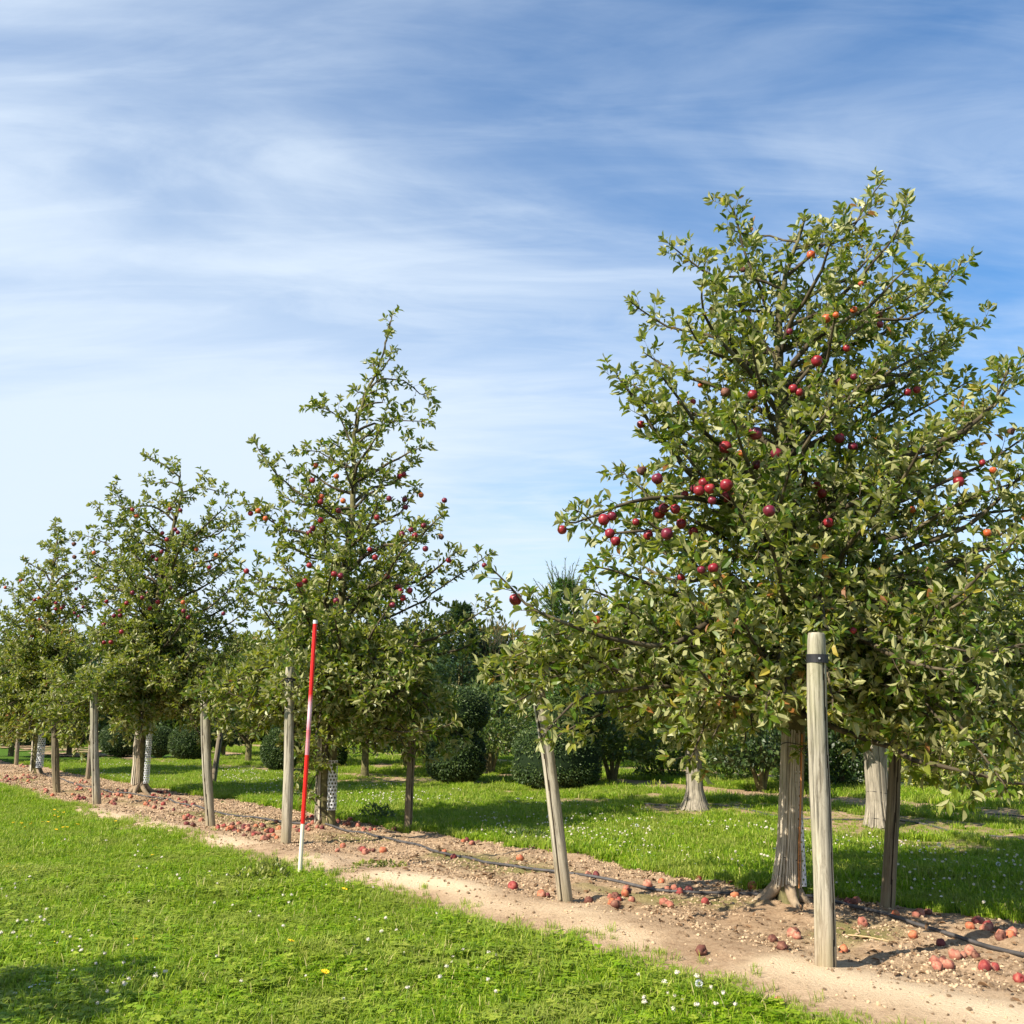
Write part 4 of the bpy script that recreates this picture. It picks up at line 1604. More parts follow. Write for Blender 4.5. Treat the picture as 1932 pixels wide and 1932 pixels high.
root2, o2, l2 = apple_tree(2, TREES[2], lead2, env2, [.09, .078, .068, .056, .046, .040, .034, .030, .026, .021, .015, .011, .008, .005], 92, .084, 44000,
                           'tall pointed apple tree behind the red and white pole, trunk with a white dotted guard', extra2, ap2, 300, 1330, (0, .84), step=.08, skirt=30, boughs=(
    (700, 1250, -.9), (760, 1240, -.8), (820, 1290, -.6), (860, 1340, -.5), (760, 1330, -.9), (700, 1350, -1.0), (800, 1395, -.7), (850, 1425, -.4), (720, 1400, -.9), (770, 1430, -.5), (670, 1300, -1.2), (740, 1280, -1.2), (820, 1360, -.9), (690, 1410, -.8), (880, 1400, -.2),
    (400, 1300, -.4), (370, 1335, -.3), (440, 1290, -.6), (420, 1365, -.4), (395, 1350, -.5), (460, 1350, -.7), (350, 1310, -.2), (520, 1300, -1.75), (560, 1315, -1.75), (590, 1300, -1.7), (480, 1390, -.5), (500, 1340, -1.2)))
cane_guard(root2, o2, l2, .03, 1.05, lambda f: .092 - .018 * f, 14, -3.6, -1.9, .04, (.08, .14, .88), .007, ('cane_grey', 'cane_grey', 'cane_brown'), label='weathered cane slats wired to the left of the trunk')
perforated_guard(root2, (.085, -.07), .053, .16, .72, -3.5, .6, .038, .0125, label='white plastic guard with round black holes')
tb = Tubes()
tb.add([Vector((.085, -.07, -.05)), Vector((.08, -.07, .4)), Vector((.08, -.06, .9)), Vector((.05, -.03, 1.4))], [.05, .044, .042, .036], 12)
link('stem', tb.mesh('stem', M['bark']), root2)
roots(root2, o2, 5, .18, .03, 6)

# tree 3
D3 = lambda x, y: (.245 * x, 789 + .245 * y)
ap3 = [(*D3(x, y), kind_of(k), .88) for x, y, k in (
    (1055, 750, 'o'), (1020, 705, 'r'), (1310, 700, 'd'), (1390, 710, 'd'), (1250, 885, 'r'), (1285, 935, 'r'), (1320, 865, 'd'), (1360, 885, 'd'), (1245, 1020, 'd'), (1180, 1065, 'd'), (1210, 1090, 'd'),
    (740, 1237, 'r'), (1020, 1345, 'd'), (1140, 1350, 'r'), (1095, 1385, 'd'), (820, 1412, 'r'), (975, 1425, 'r'), (1215, 1415, 'r'), (1155, 1465, 'r'), (1410, 1390, 'r'), (1410, 1418, 'o'), (1415, 1480, 'd'),
    (1450, 1535, 'd'), (1725, 1505, 'd'), (1630, 1155, 'r'), (1665, 1055, 'o'), (1515, 1012, 'o'), (1310, 1310, 'b'), (925, 1485, 'd'), (925, 1520, 'd'), (875, 1515, 'd'), (800, 1590, 'd'), (935, 1645, 'r'),
    (800, 1728, 'r'), (855, 1725, 'r'), (875, 1840, 'o'), (510, 1025, 'b'), (500, 1095, 'b'), (725, 1035, 'o'))]
env3 = [(875, 265, 320), (910, 240, 400), (950, 165, 450), (1000, 130, 480), (1060, 135, 495), (1120, 135, 495), (1180, 135, 490), (1240, 130, 490), (1320, 150, 490), (1380, 190, 500), (1410, 220, 470)]
lead3 = [(261, 1504, 0), (264, 1400, 0), (275, 1300, 0), (290, 1200, 0), (303, 1110, 0), (311, 1060, 0), (322, 1010, 0), (345, 930, 0), (338, 900, 0), (310, 878, 0), (275, 860, 0)]
extra3 = [
    ([(303, 1110, 0), (255, 1050, 0), (215, 1000, 0), (178, 950, 0)], .013),
    ([(306, 1090, 0), (262, 1020, 0), (235, 960, 0), (213, 912, 0)], .011),
    ([(305, 1100, 0), (250, 1090, 0), (210, 1030, 0), (150, 1005, 0)], .012),
    ([(340, 930, 0), (380, 920, 0), (430, 935, 0)], .009),
    ([(303, 1110, 0), (350, 1050, 0), (410, 1000, 0), (450, 990, 0)], .012),
]
root3, o3, l3 = apple_tree(3, TREES[3], lead3, env3, [.088, .075, .065, .055, .045, .038, .03, .022, .015, .01, .006], 88, .088, 40000,
                           'broad third apple tree from the right with a split brown trunk and many fallen apples', extra3, ap3, 300, 1350, (0, .84), step=.075, skirt=30, boughs=(
    (180, 1290, -1.65), (210, 1310, -1.6), (150, 1300, -1.6), (190, 1330, -1.65), (170, 1310, -1.7), (105, 1330, -.3), (90, 1380, -.1), (120, 1400, -.2), (70, 1370, .0), (130, 1345, -.4), (100, 1300, -.3), (60, 1340, .1), (200, 1270, -1.6), (140, 1420, -.2)))
cane_guard(root3, o3, l3, .10, 1.15, lambda f: .092 - .018 * f, 16, -3.7, -1.2, .1, (.38, .62), .008, ('cane_brown', 'cane_grey'))
perforated_guard(root3, (.09, -.02), .055, .12, .95, -1.8, .4, label='white perforated plastic strip on the right of the trunk')
roots(root3, o3, 6, .3, .045, 8)

ap4 = [(*D3(x, y), kind_of(k), .88) for x, y, k in (
    (160, 1250, 'o'), (45, 1325, 'o'), (300, 1385, 'o'), (265, 1400, 'r'), (435, 1435, 'r'), (430, 1470, 'r'), (490, 1445, 'd'), (475, 1462, 'r'), (640, 1450, 'd'), (575, 1500, 'd'), (620, 1540, 'd'), (300, 1550, 'r'), (600, 1315, 'd'), (245, 1675, 'd'))]
env4 = [(1000, 90, 150), (1040, 45, 175), (1090, -5, 195), (1150, -30, 205), (1220, -50, 205), (1300, -60, 185), (1380, -50, 180), (1410, -20, 160)]
lead4 = [(67, 1466, 0), (70, 1400, 0), (78, 1320, 0), (88, 1240, 0), (92, 1160, 0), (98, 1100, 0), (105, 1040, 0), (112, 1000, 0)]
root4, o4, l4 = apple_tree(4, TREES[4], lead4, env4, [.10, .08, .06, .05, .04, .03, .015, .008], 74, .096, 30000,
                           'fourth apple tree in the row, at the left edge, with olive leaves', [([(92, 1180, 0), (60, 1130, 0), (20, 1110, 0), (-5, 1105, 0)], .012), ([(98, 1100, 0), (110, 1050, 0), (105, 1000, 0), (102, 992, 0)], .01)], ap4, 0, 1360, (.15, .97), step=.075, skirt=34)
cane_guard(root4, o4, l4, .05, .95, lambda f: .10 - .02 * f, 8, -3.8, -2.0, .1, (.2,), .012, ('cane_grey',))
perforated_guard(root4, (.085, -.07), .07, .12, .80, -3.4, .3, .04, .012, label='white plastic guard with black holes')
roots(root4, o4, 5, .22, .04, 9)

env5 = [(1150, -90, -10), (1200, -130, 30), (1280, -150, 60), (1350, -160, 90), (1400, -150, 70)]
lead5 = [(-55, 1440, 0), (-52, 1380, 0), (-50, 1300, 0), (-48, 1220, 0), (-45, 1160, 0)]
apple_tree(5, (-55, 1440), lead5, env5, [.10, .08, .06, .03, .008], 44, .12, 15000, 'farthest apple tree of the first row, cut off by the left picture edge', [], [], 0, 1395, (.3, 1), leafmat='leaf_olive')

# tree of the row to the left of the camera; its crown shades the lawn's near corner
bx, by = -4.32, 3.35
lead6 = [(0, 0, 0)] * 4


def side_tree():
    o = Vector((bx, by, 0))
    root = empty('apple_tree', o, 'apple tree left of the camera whose crown shades the corner of the lawn', 'apple tree', 'apple trees beside the camera')
    cr = Crown(.09, o)
    tb = Tubes(o)
    ld_ = [Vector((bx, by, -.05)), Vector((bx + .02, by, 1.0)), Vector((bx, by + .03, 1.8)), Vector((bx - .02, by, 2.6))]
    tb.add(ld_, [.10, .08, .05, .015], 12)
    link('trunk', tb.mesh('trunk', M['bark']), root)
    for k in range(20):
        a = k * 2.4
        z = 1.15 + 1.1 * (k / 20)
        r = .95 * (1 - .5 * (k / 20)) * random.uniform(.8, 1.05)
        T_ = Vector((bx + r * math.cos(a), by + r * math.sin(a), z + .3))
        S_ = Vector((bx, by, z))
        cr.limb([S_, S_.lerp(T_, .5) - Vector((0, 0, .05)), T_], .014)
    for t_ in cr.branches:
        link('branch', t_.mesh('branch', M['twig']), root)
    lp = np.array(cr.lp)
    R = frames(np.array(cr.ld), np.array(cr.ln))
    V, T, ti = leaf_cloud(lp - np.array(tuple(o)), R, .09 * rng.uniform(.7, 1.2, len(lp)))
    tag(link('foliage', np_mesh('foliage', V, T, M['leaf'], attrs={'tint': ('FACE', ti)}), root), kind='stuff')


side_tree()


def on_lead(lead, px_y):
    zs = [abs(proj(np.array([tuple(interp_poly(lead, f))]))[1][0] - px_y) for f in np.linspace(0, 1, 200)]
    return interp_poly(lead, np.linspace(0, 1, 200)[int(np.argmin(zs))])


tie('A', 1242, on_lead(l1, 1262), 'black rubber tie nailed round the nearest grey stake')
tie('B', 1262, on_lead(l1, 1272), 'long black rubber strap running from the left-leaning stake to the nearest trunk', .04)
tie('D', 1275, on_lead(l1, 1268), 'black rubber tie between the dark stake at right and the nearest trunk')
tie('C', 1283, on_lead(l2, 1294), 'black rubber tie crossing behind the striped pole to the second trunk')
tie('F', 1300, on_lead(l2, 1300), 'black rubber tie on the thick pale stake left of the second tree')

# ------------------------------------------------------------------ ranging pole
def ranging_pole():
    gx, gy = G(565, 1657)
    b = Vector((gx, gy, gzf(gx, gy) - .01))
    tp = P(595, 1170, gy)
    ax = tp - b
    H = ax.length
    e = empty('ranging_pole', b, 'red and white striped surveying pole leaning slightly right at the edge of the grass', 'measuring pole')
    e.rotation_euler = Vector((0, 0, 1)).rotation_difference(ax).to_euler()
    fr = lambda y: (1657 - y) / (1657 - 1170) * H
    secs = (('metal_tip', 1657, 1652, .008, 'metal'), ('white_section', 1652, 1558, .0165, 'pole_white'), ('red_section', 1558, 1430, .0168, 'pole_red'),
            ('pink_stained_section', 1430, 1304, .0165, 'pole_pink'), ('red_section', 1304, 1177, .0168, 'pole_red'), ('end_cap', 1177, 1170, .0182, 'white_plastic'))
    for nm, ya, yb, r, m in secs:
        z0, z1 = fr(ya), fr(yb)
        tb = Tubes()
        tb.add([Vector((0, 0, 0)), Vector((0, 0, z1 - z0))], [r * (.7 if nm == 'metal_tip' else 1), r], 20, True)
        link(nm, tb.mesh(nm, M[m]), e, (0, 0, z0))
    for y, r in ((1383, .0182), (1406, .0176)):
        tb = Tubes()
        tb.add([Vector((0, 0, 0)), Vector((0, 0, .006))], [r, r], 20, True)
        link('joint_ring', tb.mesh('joint_ring', M['pole_pink']), e, (0, 0, fr(y)))


ranging_pole()

# ------------------------------------------------------------------ drip hoses
def hose(px, r, label, group, name='drip_hose'):
    pts = []
    for (x, y) in px:
        gx, gy = G(x, y)
        pts.append(Vector((gx, gy, 0)))
    fine = []
    for i in range(len(pts) - 1):
        k = max(2, int((pts[i + 1] - pts[i]).length / .12))
        for j in range(k):
            u = j / k
            p0, p1, p2, p3 = pts[max(i - 1, 0)], pts[i], pts[i + 1], pts[min(i + 2, len(pts) - 1)]
            q = .5 * ((2 * p1) + (p2 - p0) * u + (2 * p0 - 5 * p1 + 4 * p2 - p3) * u * u + (3 * p1 - p0 - 3 * p2 + p3) * u ** 3)
            fine.append(q)
    fine.append(pts[-1])
    for q in fine:
        s_, t_ = ST(q.x, q.y)
        q.z = float(np.max(gz(q.x + np.array([0, .05, -.05]), q.y + np.array([0, .05, -.05])))) + r * .9
    zz = [q.z for q in fine]
    for i in range(1, len(fine) - 1):
        fine[i].z = (zz[i - 1] + zz[i] * 2 + zz[i + 1]) / 4
    o = fine[0].copy()
    tb = Tubes(o)
    tb.add(fine, [r] * len(fine), 8, True)
    return tag(link(name, tb.mesh(name, M['hose']), None, o), label, 'hose', group)


hg = 'black drip irrigation hoses'
hose([(90, 1466), (130, 1477), (180, 1492), (225, 1503), (300, 1510), (350, 1522), (420, 1540), (490, 1550), (560, 1560), (640, 1570), (700, 1580), (770, 1598), (850, 1620), (930, 1637), (1000, 1648), (1070, 1658), (1150, 1670), (1240, 1685),
      (1290, 1690), (1380, 1691), (1440, 1690), (1530, 1697), (1600, 1714), (1700, 1738), (1800, 1766), (1932, 1803), (2080, 1850)], .0115, 'dark drip hose snaking along the soil under the first tree row', hg)
hose([(1135, 1510), (1180, 1518), (1240, 1524), (1310, 1526), (1350, 1524), (1400, 1531), (1460, 1543), (1540, 1549), (1640, 1547), (1700, 1550), (1760, 1560), (1810, 1573), (1850, 1577)], .012, 'thin black hose passing the two flared trunks of the second row', hg)
hose([(1862, 1580), (1900, 1584), (1960, 1592), (2020, 1600)], .012, 'short piece of black hose in the grass at the right edge', hg)
hose([(1700, 1527), (1760, 1528), (1800, 1531), (1850, 1535), (1932, 1541)], .010, 'straight thin hose on the brown strip behind the right-hand trunk', hg)
hose([(690, 1466), (730, 1473), (800, 1482), (870, 1494), (950, 1503), (1010, 1506)], .010, 'grey hose crossing the lane left of the stepped yew', hg)
tb = Tubes(P(1670, 1775, G(1670, 1775)[1]))
a_, b_ = G(1600, 1765), G(1678, 1782)
p0 = Vector((a_[0], a_[1], gzf(*a_) + .012))
p1 = Vector((b_[0], b_[1], gzf(*b_) + .008))
tb = Tubes(p0)
tb.add([p0, p0.lerp(p1, .5) + Vector((0, 0, .006)), p1], [.004, .0035, .003], 6, True)
tag(link('straw_stalk', tb.mesh('straw_stalk', M['straw']), None, p0), 'pale dry stalk lying on soil right of the nearest stake', 'stalk')

# ------------------------------------------------------------------ fallen apples
random.seed(21)
FG = 'fallen apples on the soil strip'


def drop(px, py, kind, label, sc=1.0, group=FG):
    x, y = G(px, py)
    me = random.choice(FALL[kind])
    z = gzf(x, y)
    sz = sc * random.uniform(.6, .95)
    o = link('fallen_apple', me, None, (x, y, z + random.uniform(.012, .024) * sz))
    o.scale = (sz, sz, sz * random.uniform(.8, 1))
    o.rotation_euler = (random.uniform(-1.3, 1.3), random.uniform(-1.3, 1.3), random.uniform(0, 6.28))
    return tag(o, label, 'apple', group)


KL = {'red': 'red', 'dark': 'dark red', 'orange': 'orange-red', 'dusty': 'dusty pink', 'rotten': 'brown rotten'}
single = (
    (1331, 1709, 'red', 'whole bright red apple lying alone on sand left of the nearest roots'), (1387, 1699, 'orange', 'orange apple lying against the hose left of the nearest trunk'),
    (1420, 1674, 'orange', 'orange-red apple with a hollow behind the hose, near the cane-wrapped trunk'), (1319, 1657, 'red', 'small red apple at the grass edge behind the hose'),
    (1300, 1684, 'dark', 'dark apple by the hose between leaning stake and nearest trunk'), (1591, 1790, 'orange', 'large dusty orange apple right beside the foot of the nearest stake'),
    (1627, 1742, 'dusty', 'dusty pink apple just in front of the hose, right of the nearest stake'), (1690, 1729, 'orange', 'orange apple behind the hose below the dark stake'),
    (1723, 1767, 'orange', 'lone orange apple in front of the hose, right of its dusty neighbour'), (1775, 1780, 'dark', 'dark apple touching the hose at the end of the stake shadow'),
    (1324, 1812, 'rotten', 'withered brown apple on pale sand in front of the nearest trunk'), (1458, 1781, 'rotten', 'small shrivelled apple left of the nearest stake'),
    (1477, 1802, 'rotten', 'lowest shrivelled dark apple left of the nearest stake'), (1222, 1675, 'dusty', 'dusty purple apple beside the hose right of the leaning stake'),
    (1248, 1664, 'orange', 'orange-red apple on bare soil behind the hose, near the grass edge'), (981, 1629, 'orange', 'single orange apple behind the hose left of the leaning stake'),
    (968, 1690, 'red', 'red apple at the weeds left of the leaning stake foot'), (1192, 1707, 'dusty', 'dusty pink apple resting alone right of the leaning stake'),
    (98, 1508, 'orange', 'round orange apple alone on sand at the far left grass edge'), (1111, 1712, 'rotten', 'halved brown apple beside the foot of the leaning stake'),
    (1923, 1853, 'red', 'red apple at the right picture edge on bare soil'), (1470, 1897, 'orange', 'small orange apple in the grass fringe at the bottom'),
    (856, 1626, 'red', 'red apple lying on the hose between striped pole and leaning stake'), (838, 1614, 'orange', 'broken apple just behind the hose, left of the leaning stake'),
    (1858, 1834, 'red', 'left one of a pair of red apples near the lower right corner'), (1877, 1831, 'red', 'right one of a pair of red apples near the lower right corner'),
    (1802, 1808, 'dusty', 'dusty apple below the hose at right, left of a pair of orange ones'), (722, 1612, 'orange', 'leftmost orange apple of the small heap between pole and hose'))
for px, py, k, lab in single:
    drop(px, py, k, lab, 1.05)
regions = (
    (30, 1449, 30, 4, 5, 'behind the last trunk at far left'), (36, 1472, 38, 10, 26, 'strewn in front of the last trunk at far left'), (60, 1494, 8, 4, 3, 'on sand left of the short brown stake'),
    (90, 1499, 7, 4, 4, 'in a small group at the short brown stake'), (150, 1502, 24, 13, 26, 'heaped between the short brown stake and the pale stake'), (150, 1478, 20, 5, 5, 'behind the hose left of the pale stake'),
    (217, 1510, 30, 16, 26, 'heaped between the pale stake and the third trunk'), (300, 1500, 24, 8, 16, 'in the shade right of the third trunk'), (325, 1521, 55, 13, 24, 'on soil right of the third trunk'),
    (362, 1554, 18, 12, 9, 'left of the thick pale stake'), (440, 1568, 34, 12, 18, 'just right of the thick pale stake'), (495, 1570, 60, 20, 32, 'between the thick pale stake and the greenish stake'),
    (585, 1566, 36, 18, 20, 'around the striped pole and the dotted trunk guard'), (700, 1560, 72, 13, 30, 'along the hose right of the dotted trunk guard'), (690, 1609, 18, 8, 5, 'in a small heap in front of the hose'),
    (640, 1610, 14, 6, 3, 'at the foot of the striped pole'), (880, 1597, 14, 8, 4, 'in the shade left of the leaning stake'), (1115, 1659, 12, 5, 3, 'behind the hose right of the leaning stake'),
    (1277, 1686, 22, 5, 4, 'against the hose left of the nearest trunk'), (1028, 1700, 9, 7, 4, 'just left of the leaning stake foot'), (1158, 1712, 14, 9, 6, 'in a small heap right of the leaning stake'),
    (1178, 1690, 9, 8, 3, 'on the moss by the hose'), (1254, 1714, 13, 9, 4, 'on sand halfway between leaning stake and nearest trunk'), (1497, 1770, 12, 5, 3, 'left of the nearest stake'),
    (1604, 1704, 14, 5, 6, 'in shade between nearest stake and dark stake'), (1828, 1801, 14, 8, 3, 'below the hose near the right edge'), (1776, 1827, 20, 6, 5, 'in a group near the lower right corner'),
    (1850, 1752, 26, 10, 6, 'in the shade behind the hose at right'), (1903, 1766, 20, 8, 6, 'in the shade at the right picture edge'), (1735, 1722, 18, 8, 4, 'in the shade right of the dark stake'),
    (1865, 1833, 12, 8, 2, 'beside the pair in the lower right corner'), (800, 1562, 20, 8, 5, 'beside the slanting dark stake'))
for cx, cy, rx, ry, n, where in regions:
    for i in range(n):
        a = random.uniform(0, 6.28)
        r = math.sqrt(random.random())
        k = random.choices(('dusty', 'red', 'orange', 'dark', 'rotten'), (.42, .12, .16, .14, .16))[0]
        drop(cx + rx * r * math.cos(a), cy + ry * r * math.sin(a), k, f'{KL[k]} fallen apple {where}', .92, f'{KL[k]} fallen apples {where}')

by_label = {}
for o in bpy.data.objects:
    if o.name.startswith('fallen_apple') and o.get('label'):
        by_label.setdefault(o['label'], []).append(o)
ORD = {2: ('left-hand', 'right-hand'), 3: ('leftmost', 'middle', 'rightmost'), 4: ('leftmost', 'second-left', 'second-right', 'rightmost')}
for lab, obs in by_label.items():
    if len(obs) in ORD:
        obs.sort(key=lambda o: o.location.x / o.location.y)
        for w, o in zip(ORD[len(obs)], obs):
            o['label'] = w + ' ' + lab

# ------------------------------------------------------------------ flowers
def clover_mesh():
    V, T = [], []
    for k in range(46):
        d = rnd3(1).normalized()
        d.z = abs(d.z) * .9 - .15
        d.normalize()
        u = d.orthogonal().normalized()
        c = Vector((0, 0, .075)) + d * .0085
        n = len(V)
        V += [tuple(c - u * .0022), tuple(c + u * .0022), tuple(c + d * .005)]
        T.append((n, n + 1, n + 2))
    import bmesh
    bm = bmesh.new()
    bmesh.ops.create_icosphere(bm, subdivisions=1, radius=.0085)
    me0 = bpy.data.meshes.new('t')
    bm.to_mesh(me0)
    bm.free()
    n = len(V)
    V += [(v.co.x, v.co.y, v.co.z * .85 + .075) for v in me0.vertices]
    T += [tuple(n + q for q in p.vertices) for p in me0.polygons]
    mi = [0] * len(T)
    n = len(V)
    V += [(.0012, 0, 0), (-.0012, .001, 0), (0, -.0012, 0), (.0012, 0, .07), (-.0012, .001, .07), (0, -.0012, .07)]
    for j in range(3):
        T += [(n + j, n + (j + 1) % 3, n + 3 + j), (n + (j + 1) % 3, n + 3 + (j + 1) % 3, n + 3 + j)]
        mi += [1, 1]
    return np_mesh('clover_flower', V, T, [M['petal_white'], M['stalk']], mi)


def disc_flower(name, m, r, center=None, h=.06, petals=12):
    V, T, mi = [], [], []
    for k in range(petals):
        a = 2 * math.pi * k / petals
        w = math.pi / petals * .9
        n = len(V)
        V += [(0, 0, h), (r * math.cos(a - w), r * math.sin(a - w), h + .003), (1.08 * r * math.cos(a), 1.08 * r * math.sin(a), h + .005), (r * math.cos(a + w), r * math.sin(a + w), h + .003)]
        T += [(n, n + 1, n + 2), (n, n + 2, n + 3)]
        mi += [0, 0]
    n = len(V)
    for k in range(8):
        a = k * math.pi / 4
        V.append((.38 * r * math.cos(a), .38 * r * math.sin(a), h + .004))
    V.append((0, 0, h + .007))
    for k in range(8):
        T.append((n + k, n + (k + 1) % 8, n + 8))
        mi.append(1)
    n = len(V)
    V += [(.0012, 0, 0), (-.0012, .001, 0), (0, -.0012, 0), (.0012, 0, h), (-.0012, .001, h), (0, -.0012, h)]
    for j in range(3):
        T += [(n + j, n + (j + 1) % 3, n + 3 + j), (n + (j + 1) % 3, n + 3 + (j + 1) % 3, n + 3 + j)]
        mi += [2, 2]
    return np_mesh(name, V, T, [m, center or m, M['stalk']], mi)


def fluff_mesh():
    V, T = [], []
    for k in range(140):
        d = rnd3(1).normalized()
        u = d.orthogonal().normalized()
        c = Vector((0, 0, .09)) + d * .012
        e = Vector((0, 0, .09)) + d * .02
        n = len(V)
        V += [tuple(c - u * .0008), tuple(e - u * .003), tuple(e + u * .003)]
        T.append((n, n + 1, n + 2))
    n = len(V)
    V += [(.0015, 0, 0), (-.0015, .001, 0), (0, 0, .085)]
    T.append((n, n + 1, n + 2))
    return np_mesh('dandelion_clock', V, T, M['fluff'])


CL = [clover_mesh() for _ in range(3)]
DY = disc_flower('daisy', M['petal_daisy'], .009, M['petal_yellow'], .055, 14)
DA = disc_flower('yellow_flower', M['petal_yellow'], .013, None, .055, 12)
FL = fluff_mesh()


def where_on_lawn(px, py):
    a = 'beside the bare soil' if py < 1640 + (px - 300) * .24 else ('in the upper lawn' if py < 1700 else ('in the middle of the lawn' if py < 1765 else ('in the lower lawn' if py < 1840 else 'close to the bottom picture edge')))
    b = 'at the very left edge' if px < 60 else 'far left' if px < 130 else ('left' if px < 300 else ('left of the striped pole' if px < 540 else ('just right of the striped pole' if px < 760 else ('below the leaning stake' if px < 1050 else 'below the nearest trunk'))))
    return a + ', ' + b


def flower(name, me, px, py, label, cat, group, sc=1.0, h=0.0):
    if group and group.startswith('white clover'):
        label = ('large ' if sc > 1.05 else 'small ' if sc < .85 else '') + 'white clover flower ' + where_on_lawn(px, py)
    x, y = G(px, py)
    o = link(name, me, None, (x, y, gzf(x, y) - .012 + h))
    o.scale = (sc,) * 3
    o.rotation_euler = (random.uniform(-.25, .25), random.uniform(-.25, .25), random.uniform(0, 6.28))
    return tag(o, label, cat, group)


def Z1(x, y):      # crop of the left lawn
    return x * .2451, 1460 + y * .2451


def Z2(x, y):
    return 473.5 + x * .2451, 1460 + y * .2451


for x, y in ((415, 315), (437, 328), (495, 334), (425, 355), (405, 362), (457, 365), (105, 410), (157, 412), (155, 422), (232, 408), (240, 422), (195, 448), (327, 404), (365, 402), (583, 427), (618, 428), (487, 450), (510, 450), (425, 468), (890, 410), (70, 730), (40, 752), (127, 773)):
    flower('yellow_flower', DA, *Z1(x, y), 'small yellow flower in the patch on the far left lawn', 'flower', 'yellow flowers on the far left lawn', 1.15)
for (x, y), lab in (((1183, 665), 'lone yellow flower in mid lawn left of the striped pole'), ((1028, 1312), 'left one of two yellow flowers side by side in the near lawn'), ((1112, 1312), 'right one of two yellow flowers side by side in the near lawn'), ((385, 1348), 'small yellow flower among white clovers at lower left'), ((1190, 612), 'yellow flower just above another left of the striped pole')):
    flower('yellow_flower', DA, *Z1(x, y), lab, 'flower', 'single yellow flowers', 1.1)
for (x, y), lab in (((695, 970), 'yellow flower right of the striped pole foot in the grass'), ((268, 1400), 'orange-yellow flower in the mid foreground grass'), ((540, 1640), 'largest orange-yellow flower at the bottom of the lawn')):
    flower('yellow_flower', DA, *Z2(x, y), lab, 'flower', 'single yellow flowers', 1.5)
random.seed(33)
cg = [((x, y), Z1) for x, y in ((1118, 545), (1062, 657), (1022, 680), (1070, 605), (1255, 700), (485, 565), (330, 577), (700, 583), (800, 560), (1030, 793), (1078, 783), (1140, 785), (1365, 845), (1375, 880), (1447, 933), (1590, 825), (1635, 835), (1570, 860), (1745, 852), (1845, 840), (1868, 900), (1685, 908), (1812, 960), (1808, 1025), (1775, 1042), (1637, 1052), (1912, 1100), (800, 985), (1140, 1020), (1010, 955), (180, 865), (230, 858), (120, 912), (95, 937), (10, 940), (528, 905), (45, 985), (358, 1110), (385, 1190), (313, 1205), (325, 1165), (298, 1182), (250, 1190), (205, 1192), (138, 1187), (548, 1197), (20, 1295), (100, 1292), (138, 1322), (213, 1320), (318, 1357), (290, 1340), (573, 1300), (617, 1328), (670, 1268), (700, 1307), (515, 1340), (478, 1287), (425, 1350), (597, 1395), (655, 1422), (563, 1425), (240, 1545), (720, 1535), (788, 1478), (925, 1553), (955, 1630), (1112, 1700), (1000, 1370), (1495, 1290), (1677, 1497), (950, 1705), (980, 1725), (800, 1775), (770, 1875), (1010, 1665), (1185, 1665), (1262, 1632), (1860, 1685))]
cg += [((x, y), Z2) for x, y in ((138, 975), (243, 997), (295, 995), (293, 1055), (48, 1132), (232, 1255), (793, 1160), (837, 1178), (1045, 1212), (1127, 1282), (1030, 1305), (1138, 1335), (1310, 1362), (807, 1388), (880, 1400), (900, 1463), (1410, 1165), (1523, 1478), (1562, 1493), (1567, 1530), (1635, 1465), (1853, 1493), (1910, 1492), (1770, 1553), (1745, 1590), (1490, 1597), (1468, 1698), (1828, 1685), (1865, 1805), (1195, 1765), (720, 1800), (437, 1645), (950, 945), (747, 912), (587, 932), (110, 1665), (890, 1600), (1185, 1480))]
for (x, y), fn in cg:
    flower('clover_flower', random.choice(CL), *fn(x, y), 'round white clover flower head standing in the front lawn', 'flower', 'white clover flowers on the front lawn', random.uniform(.85, 1.35) * .75, random.uniform(0, .015))
for k in range(50):
    px, py = random.uniform(1200, 1900), random.uniform(1850, 1932)
    x, y = G(px, py)
    s_, t_ = ST(x, y)
    if float(soil_front(np.array([s_]))[0]) - t_ > .1:
        flower('clover_flower', random.choice(CL), px, py, 'round white clover flower head standing in the front lawn', 'flower', 'white clover flowers on the front lawn', random.uniform(.8, 1.2))
for x, y in ((245, 1690), (258, 1683), (290, 1678), (315, 1645), (400, 1628), (430, 1590), (600, 1627), (515, 1640), (540, 1682), (618, 1703), (315, 1715), (368, 1727), (487, 1718), (573, 1750), (700, 1770), (535, 1725), (860, 1678), (450, 1665), (575, 1560), (1185, 1560), (1205, 1605), (1573, 1608), (1490, 1600), (1040, 1645), (105, 1742)):
    flower('daisy', DY, *Z1(x, y), 'small flat white daisy in or near the shaded lawn corner', 'flower', 'daisies near the shaded lawn corner', 1.0)
for px, py, lab in ((1318, 1885, 'dandelion clock at the grass edge in the foreground left of the nearest stake'), (1886, 1650, 'pale dandelion clock in the grass lane at right'), (1774, 1612, 'dandelion clock in the grass lane behind the dark stake'), (1204, 1571, 'dandelion clock in the shaded lane right of the leaning stake')):
    flower('dandelion_clock', FL, px, py, lab, 'flower', None, .9)
# daisies of the grass lane: beyond counting
n = 5200
s = rng.uniform(1, 24, n)
t = rng.uniform(6.8, 10.0, n)
x, y = XY(s, t)
keep = (~anysoil(s, t)) & (vn(s, t, .8, 95) * .7 + .3 * vn(s, t, .25, 96) > .52) & (np.abs(x) < y * .55)
x, y = x[keep][:1500], y[keep][:1500]
scatter('lane_daisies', np.stack([x, y, gz(x, y) + .01], 1), rng.uniform(0, 6.28, len(x)), rng.uniform(.6, 1.1, len(x)), rng.normal(0, .25, (len(x), 2)), [DY, CL[0]], 'tiny white daisies dotted over the grass lane behind the first row', 'daisies')

